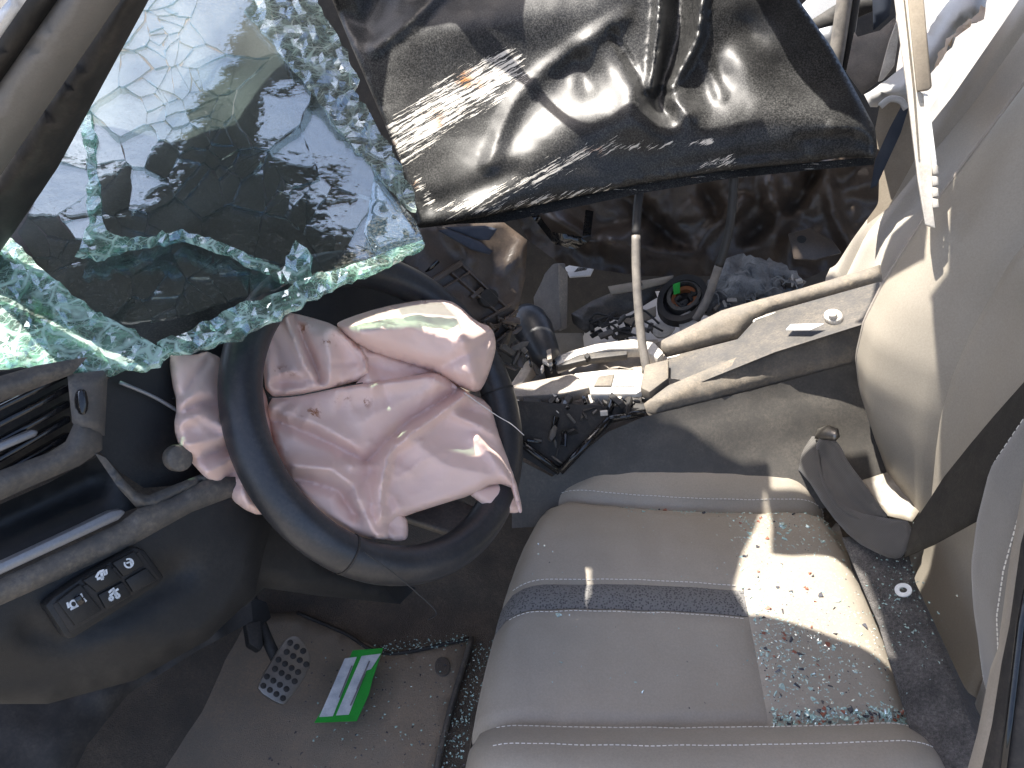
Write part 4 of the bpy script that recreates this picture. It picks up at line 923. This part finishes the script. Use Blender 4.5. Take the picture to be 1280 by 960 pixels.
dt = thing('dust_scrap_pile', 'dusty grey crumbs and plastic chips piled against the armrest', 'debris'); dt['kind'] = 'stuff'
clutter('crumb', [(800, 420), (870, 395), (960, 375), (1005, 350), (985, 345), (900, 380), (820, 400)], FP.off(.025), ['dustgrey', 'dirtywhite', 'greyplastic', 'rubber', 'foamgrey'], 70, 5, 18, dt, .03)

# ================================================================ CABLES
def cable(label, px, a, b, split):
    o = thing('cable', label, 'cable', 'cables hanging from the hood'); c = V(catmull([V(p) for p in px], 8)); pl = plane3(a, b, a+V([.2, .02, 0])); W3 = pl(c[:, 0], c[:, 1])
    k = int(len(W3)*split)
    tube('sheath', W3[:k+1], .0075, M['wire'], o, 12); tube('scuffed_end', W3[k:], [.0074]*(len(W3)-k-1)+[.0085], M['cableworn'], o, 12)
cable('black cable hanging from the hood edge onto the shift gate', [(801, 228), (796, 270), (795, 320), (797, 370), (802, 425), (809, 466)], ony(801, 228, 1.27), ony(809, 466, 1.09), .3)
cable('curved black cable hanging from the hood edge beside the motor', [(918, 210), (914, 270), (906, 310), (896, 340), (884, 374), (870, 400)], ony(918, 226, 1.30), ony(870, 400, 1.25), .55)

# ================================================================ SEAT BELT
belt = thing('seat_belt', 'twisted charcoal seat belt with buckle end lying across the beige seat', 'seat belt')
b0 = SW(.50, .235, .372); b1 = SW(.44, .455, .45); 
q0 = onp(1130, 694, b0, nrm([-.3, -.5, .8]))
PBL = plane3(q0, onp(1035, 545, b1, EY), onp(1035, 620, SW(.42, .375, .39), EY))
PBA = plane3(q0, onp(1275, 500, SW(.55, .17, .70), EY), onp(1217, 655, SW(.49, .15, .5), EY))
sheet('lap_web', [(1133, 688), (1141, 655), (1160, 627), (1180, 596), (1212, 556), (1244, 518), (1300, 455), (1330, 500), (1280, 544), (1240, 604), (1220, 652), (1167, 681), (1130, 697)], PBA, M['lapbelt'], belt, 10, h=lambda x, y: .006*np.sin((x+y)/40), thick=.0014)
sheet('buckle_web', [(1133, 690), (1122, 699), (1105, 696), (1067, 676), (1035, 640), (1005, 592), (984, 581), (981, 560), (1004, 546), (1022, 545), (1024, 575), (1030, 600), (1042, 622), (1068, 640), (1110, 648), (1142, 652)], PBL, M['belt'], belt, 8, h=lambda x, y: .006*np.exp(-(dline(x, y, [(1010, 570), (1040, 630), (1100, 680)])/18)**2), thick=.0014, round_=1)
sheet('buckle_web_fold', [(1020, 548), (1036, 545), (1050, 556), (1058, 576), (1080, 604), (1098, 632), (1112, 648), (1090, 655), (1050, 640), (1030, 612), (1021, 580)], PBL.off(.008), M['belt'], belt, 8, h=lambda x, y: -.012*np.exp(-(dline(x, y, [(1030, 570), (1060, 620), (1100, 650)])/12)**2), thick=.0014, round_=1)
o = sheet('buckle_head', [(1018, 548), (1022, 536), (1036, 531), (1048, 536), (1050, 546), (1044, 552), (1030, 551)], PBL.off(.014), M['metal'], belt, 5, curl=(7, .008), thick=.002)
st = thing('buckle_stalk', 'slim grey seat belt stalk between seat and console', 'buckle stalk')
tube('rod', onp(V([1048, 1066, 1088]), V([548, 566, 584]), SW(.5, .5, .35), EY), .005, M['greyplastic'], st)
tube('rod', onp(V([1112, 1096, 1078]), V([572, 585, 600]), SW(.5, .5, .35), EY), .006, M['greyplastic'], st)
tag(sheet('torn_beige_cover', [(1078, 600), (1110, 590), (1135, 605), (1155, 630), (1140, 652), (1108, 644), (1090, 622)], Plane(SW(.52, .40, .345), (-.3, -.3, .9)), M['leather'], None, 8, h=lambda x, y: .006*rnoise(x, y, .06, 2.), thick=.003), 'torn beige cover scrap showing through the seat belt loop', 'fabric scrap')
rg = pring('washer', 1129, 737, 5, 11, Pw.off(.004), M['white'], None, .002, .75, .1); tag(rg, 'small white washer lying on the charcoal felt flap', 'washer')

# ================================================================ HANGING TRIM STRIP
ts = thing('trim_strip', 'long pale split door seal strip hanging down in front of the passenger seat', 'trim strip')
SPl = Plane(ony(1145, 140, 1.02), (-.3, -1, .4))
prism('rail', [(1114, -30), (1134, -30), (1147, 112), (1156, 118), (1165, 190), (1167, 262), (1170, 286), (1156, 281), (1147, 225), (1133, 110)], SPl, M['dirtywhite'], ts, .010, .002)
prism('cover', [(1132, -30), (1152, -30), (1165, 108), (1160, 112), (1146, 114)], SPl, M['beigeboard'], ts, .008, .0015, .007)
prism('lip', [(1154, 116), (1160, 118), (1171, 200), (1172, 212), (1166, 214)], SPl, M['white'], ts, .007, .001, .004)
prism('groove', [(1126, -30), (1128, -30), (1144, 112), (1150, 200), (1148, 200), (1141, 112)], SPl, M['padded'], ts, .002, 0, .001)
for y in (212, 226, 240, 254): prism('clip', [(1165, y-6), (1173, y-5), (1174, y+5), (1166, y+6)], SPl, M['dirtywhite'], ts, .006, .001, .005)

# ================================================================ FAR SIDE (top right)
tr_ = thing('far_pillar_trim', 'pale grey torn pillar trim above the passenger seat', 'pillar trim')
TRP = plane3(ony(1090, 130, 1.55), ony(1220, 20, 1.65), ony(1200, 90, 1.5))
sheet('trim_shell', [(1080, 118), (1108, 100), (1128, 84), (1160, 40), (1192, -30), (1240, -30), (1228, 24), (1212, 30), (1200, 40), (1178, 74), (1150, 110), (1134, 128), (1110, 122), (1096, 134), (1088, 134)], TRP, M['paletrim'], tr_, 9, curl=(24, .05), jag=.8)
sheet('foam_edge', [(1168, 84), (1196, 46), (1214, 30), (1230, 24), (1232, 10), (1226, 6), (1214, 24), (1196, 36), (1172, 66)], TRP.off(.012), M['tan'], tr_, 6, jag=2., h=lambda x, y: .012*rnoise(x, y, .1, 2.))
sheet('lower_skin', [(1128, 190), (1160, 140), (1188, 96), (1215, 40), (1240, -40), (1320, -40), (1320, 70), (1230, 140), (1160, 200)], TRP.off(-.3), M['greytrim'], tr_, 14, h=lambda x, y: ridge(x, y, [(1150, 190), (1215, 90), (1270, -20)], 7, -.02, 'g'))
o = thing('quarter_panel_trim', 'grey speckled side trim panel beside the pale far belt rail', 'side trim')
QP = Plane(ony(1080, 80, 1.75), (-.1, -1, .3))
sheet('panel', [(1058, 90), (1068, 40), (1072, 46), (1100, 38), (1118, 22), (1128, 40), (1120, 90), (1100, 100), (1078, 118)], QP, M['foamgrey'], o, 10, thick=.004)
prism('rail', [(1098, 102), (1112, 50), (1121, 26), (1126, 30), (1118, 82), (1104, 100)], QP.off(.02), M['dirtywhite'], o, .01, .002)
o = thing('dark_post', 'dark upright rubber door post beyond the hood corner', 'post')
pxtube('post', [(1042, 90), (1050, 40), (1060, -30)], .016, QP.off(-.05), M['cableworn'], o); pxtube('edge', [(1055, 88), (1062, 40), (1072, -30)], .012, QP.off(-.06), M['rubber'], o)
for i, (p, m, lab) in enumerate((([(996, 12), (1040, -30), (1110, -30), (1060, 20), (1010, 42)], 'bodywhite', 'white painted far door edge beyond the hood corner'), ([(1006, 30), (1050, 2), (1112, -14), (1100, 10), (1040, 36), (1016, 48)], 'rubber', 'dark window seal beside the white far door edge'), ([(1010, 40), (1048, 30), (1046, 90), (1036, 78)], 'silver', 'grey far door skin below the window seal'), ([(1090, -30), (1118, -30), (1112, 20), (1092, 38)], 'bluebelt', 'blue grey far window frame behind the hanging strip'))):
    tag(sheet('far_door_piece', p, QP.off(-.12+.025*i), M[m], None, 12, thick=.004), lab, 'door piece')
o = tag(sheet('far_belt', [(1088, 236), (1094, 200), (1112, 160), (1128, 130), (1136, 134), (1126, 166), (1108, 205), (1096, 232)], Plane(ony(1110, 185, 1.5), (-.3, -.9, .3)), M['bluebelt'], None, 8, thick=.002), 'blue black far seat belt web beside the passenger seat', 'seat belt')
pxtube('guide', [(1100, 133), (1112, 124), (1126, 126), (1133, 136)], .006, Plane(ony(1110, 130, 1.5), (-.3, -.9, .3)), M['paletrim'], tr_)
sheet('inner_side', [(1084, 280), (1088, 190), (1100, 130), (1140, 120), (1160, 170), (1110, 260)], Plane(ony(1110, 185, 1.62), (-.3, -.9, .3)), M['beigeboard'], tr_, 20)

# ================================================================ BROKEN GLASS ON THE SEAT
def chipmesh(i):
    r = np.random.default_rng(100+i); k = r.integers(4, 7); a = np.sort(r.uniform(0, 2*math.pi, k)); rad = r.uniform(.6, 1.1, k)
    top = [(rad[j]*math.cos(a[j])*.5, rad[j]*math.sin(a[j])*.5, .45*r.uniform(.6, 1)) for j in range(k)]; bot = [(x*1.1, y*1.1, 0) for x, y, _ in top]
    return top+bot, [tuple(range(k)), tuple(range(2*k-1, k-1, -1))]+[(j, k+j, k+(j+1) % k, (j+1) % k) for j in range(k)]
cms = [chipmesh(i) for i in range(8)]; cmesh = {}
for i, (v_, f_) in enumerate(cms):
    for m_ in ('chip_a', 'chip_b', 'chip_c'):
        me = mesh('glass_chip', v_, [tuple(reversed(f)) for f in f_]); me.materials.append(M[m_]); cmesh[i, m_] = me
def chip_pos(n):
    P = []
    while len(P) < n:
        k = rng.random()
        if k < .30: u = rng.uniform(.34, .50); v = float(seamv(u, 0))+abs(rng.normal(0, .006))
        elif k < .42: u = rng.uniform(.18, .50)**1.0; v = float(seamv(u, 3))-abs(rng.normal(0, .010))*(1+3*(u > .35))
        elif k < .92: u = .335+abs(rng.normal(0, .075)); v = rng.uniform(.03, .36) if rng.random() < .4 else rng.normal(.14, .06)
        else: u = rng.uniform(.05, .5); v = rng.uniform(.02, .36)
        if u < .505 and float(seamv(u, 0))-.004 < v < .40 and (u > .34 or rng.random() < .5): P.append((u, v))
    return V(P)
NB = 290; cp = chip_pos(NB); z_ = zc(cp[:, 0], cp[:, 1]); cnt = {'chip_a': 0, 'chip_b': 0, 'chip_c': 0}
for i in range(NB):
    m_ = rng.choice(['chip_a', 'chip_b', 'chip_c'], p=[.66, .2, .14])
    o = bpy.data.objects.new({'chip_a': 'glass_chip', 'chip_b': 'dark_chip', 'chip_c': 'brown_chip'}[m_], cmesh[rng.integers(8), m_]); col.objects.link(o)
    s = rng.uniform(.004, .009); o.scale = (s, s*rng.uniform(.6, 1), s*.8); o.location = SW(cp[i, 0], cp[i, 1], z_[i]-.0004); o.rotation_euler = (rng.normal(0, .25), rng.normal(0, .25), rng.uniform(0, 6.28))
    tag(o, {'chip_a': 'aqua broken glass chip lying on the beige seat cushion', 'chip_b': 'tiny dark chip lying on the beige seat cushion', 'chip_c': 'tiny reddish brown chip lying on the beige seat cushion'}[m_], 'glass chip' if m_ == 'chip_a' else 'chip', {'chip_a': 'broken glass chips on the seat', 'chip_b': 'dark chips on the seat', 'chip_c': 'brown chips on the seat'}[m_])
def crumbs(name, pts, smin, smax, mat, label):
    vs_, fs = [], []
    for p in pts:
        v_, f_ = cms[rng.integers(8)]; s = rng.uniform(smin, smax); a = rng.uniform(0, 6.28); b = len(vs_); ca_, sn = math.cos(a), math.sin(a)
        for x, y, z in v_: vs_.append((p[0]+s*(x*ca_-y*sn), p[1]+s*(x*sn+y*ca_), p[2]+s*z*.8-.0003))
        fs += [tuple(b+q for q in reversed(f)) for f in f_]
    o = link(name, mesh(name, vs_, fs), M[mat], None, False); tag(o, label, 'glass crumbs', kind='stuff'); return o
for nm, n_, a, b, mt, lab in (('glass_crumbs', 2600, .0010, .0034, 'chip_a', 'fine aqua crumbs of safety glass covering the back of the seat cushion'), ('dark_crumbs', 420, .0010, .0026, 'chip_b', 'fine dark grit scattered over the seat cushion')):
    c = chip_pos(n_); crumbs(nm, SW(c[:, 0], c[:, 1], zc(c[:, 0], c[:, 1])), a, b, mt, lab)
fp = PF.off(.001)
pts = [fp(V([1120+rng.normal(0, 22)+(y-700)*.25]), V([y]))[0] for y in rng.normal(745, 40, 170)]; crumbs('flap_crumbs', pts, .001, .004, 'chip_a', 'glass crumbs sprinkled over the charcoal felt flap')
pts = []
for _ in range(260):
    y = rng.uniform(800, 980); x = 592-(y-800)*.27+rng.uniform(0, 26); p = onz(x, y, .012); pts.append(p)
for _ in range(120): x = rng.uniform(390, 570); y = rng.uniform(800, 960); pts.append(onz(x, y, .024))
for _ in range(120): x = rng.uniform(470, 585); y = 812+rng.normal(0, 4)-(x-482)*.15; pts.append(onz(x, y, .024))
crumbs('floor_crumbs', pts, .001, .0045, 'chip_a', 'glass crumbs spilled on the floor beside the mat')
pts = [onz(rng.uniform(330, 580), rng.uniform(800, 960), .024) for _ in range(160)]; crumbs('floor_grit', pts, .0015, .005, 'chip_b', 'dark grit spilled over the floor mat')

# ==== SHADE SHEET: unseen sheet added at roof height, openings shaped to place sunlit patches
RZ = 1.30
def rp(*pts): return [(-1.4+x/400, 2.0-y/436.4) for x, y in pts]       # plan coordinates drawn on a 2.4 x 2.2 m plan
def up_to_sheet(poly, pl=None):
    out = []
    for q in poly:
        p = (pl if pl is not None else q[2])(V([q[0]]), V([q[1]]))[0]; p = p-SUN*((p[2]-RZ)/SUN[2]); out.append((p[0], p[1]))
    return out
outer = rp((-60, 0), (230, -40), (560, -60), (575, 70), (690, 70), (940, 90), (940, 700), (900, 690), (470, 680), (400, 700), (360, 800), (-60, 800))
SP0 = Plane((0, 0, .338), (0, 0, 1)); PSP = Plane(SW(.69, 1.05, .5), -EX+.35*EZ)
holes = [up_to_sheet([(480, 40), (560, 27), (660, 40), (745, 55), (790, 62), (850, 85), (900, 60), (940, 85), (960, 130), (1040, 150), (1098, 165), (1100, 200), (900, 218), (700, 254), (530, 290), (490, 180), (465, 110)], HP.off(.015)),  # openings traced up the sun direction from the areas meant to be lit
         up_to_sheet([(640, 486, GG), (735, 497, GG), (800, 520, CS), (875, 543, CS), (922, 562, CS), (1085, 548, CS), (1100, 440, CS), (1100, 330, TR), (1000, 330, FP), (900, 360, FP), (800, 395, FP), (720, 440, GG), (700, 462, GG)]),
         up_to_sheet([(957, 614), (963, 650), (964, 692), (1040, 695), (1067, 709), (1083, 726), (1122, 830), (1072, 806), (1006, 784), (932, 766), (915, 737), (927, 690), (945, 640)], SP0),
         up_to_sheet([(963, 584), (1000, 584), (1008, 606), (960, 606)], SP0.off(.015)),
         up_to_sheet([(1030, 350), (1060, 284), (1100, 235), (1122, 212), (1142, 236), (1112, 275), (1088, 330), (1085, 350)], PSP),
         up_to_sheet(Z6((560, 112), (600, 80), (700, 44), (830, 20), (925, 20), (1000, 92), (1040, 115), (1030, 190), (960, 225), (860, 200), (760, 178), (620, 150)), plane3(V([-.291, .654, .738]), V([-.256, .736, .722]), V([-.184, .735, .682]))),
         up_to_sheet([(1108, -20), (1158, -20), (1178, 290), (1146, 290)], SPl),
         [(-1.45, 1.0), (-.92, .98), (-.84, .97), (-.78, 1.05), (-.76, 1.3), (-.80, 1.75), (-1.45, 1.72)],
         up_to_sheet([(1062, 470), (1068, 400), (1105, 335), (1150, 255), (1150, 350), (1135, 420), (1112, 500), (1090, 560), (1072, 520)], Plane(SW(.51, .46, .55), -EX)),
         up_to_sheet([(-30, 258), (0, 285), (60, 340), (112, 385), (200, 432), (216, 436), (180, 466), (110, 468), (-30, 464)], GL)]
allp = []; ed = []
for pg in [outer]+holes:
    d = densify(pg, .03, True, .0015); b = len(allp); allp += d; ed += [(b+i, b+(i+1) % len(d)) for i in range(len(d))]
gx = [(x+rng.uniform(-.01, .01), y+rng.uniform(-.01, .01)) for x in np.arange(-1.5, .95, .06) for y in np.arange(.2, 1.95, .06)]
g = V(gx); ok = inside(g[:, 0], g[:, 1], outer)
for h_ in [outer]+holes: ok &= dline(g[:, 0], g[:, 1], h_, True) > .025
for h_ in holes: ok &= ~inside(g[:, 0], g[:, 1], h_)
allp += [tuple(q) for q in g[ok]]
vs2, _, fs2, *_ = delaunay_2d_cdt([Vector(p) for p in allp], ed, [], 0, 1e-6)
keep = []; Pv = V([(v.x, v.y) for v in vs2])
for f in fs2:
    c = Pv[list(f)].mean(0)[None]
    if inside(c[:, 0], c[:, 1], outer)[0] and not any(inside(c[:, 0], c[:, 1], h_)[0] for h_ in holes): keep.append(tuple(f))
zr = [RZ+.006*noise.noise(Vector((p[0]*6, p[1]*6, 0))) for p in Pv]
used = sorted({i for f in keep for i in f}); mp2 = {a: i for i, a in enumerate(used)}
o = link('roof_shade_sheet', mesh('roof_shade_sheet', [(Pv[i][0], Pv[i][1], zr[i]) for i in used], [tuple(mp2[i] for i in f) for f in keep]), M['shade_liner'], body, True); solidify(o, .004, 1)
arc = catmull([V(p) for p in ((560, 10), (600, 50), (655, 98), (690, 135), (725, 160), (770, 175), (830, 183), (900, 182), (960, 176))], 6); arc = V(arc)  # unseen wire added so that its thin shadow curves across the hood
A3 = HP(arc[:, 0], arc[:, 1], hoodh(arc[:, 0], arc[:, 1])); A3 = A3-SUN*((A3[:, 2]-RZ+.02)/SUN[2])[:, None]
tube('shadow_wire', A3, .008, M['wire'], body)
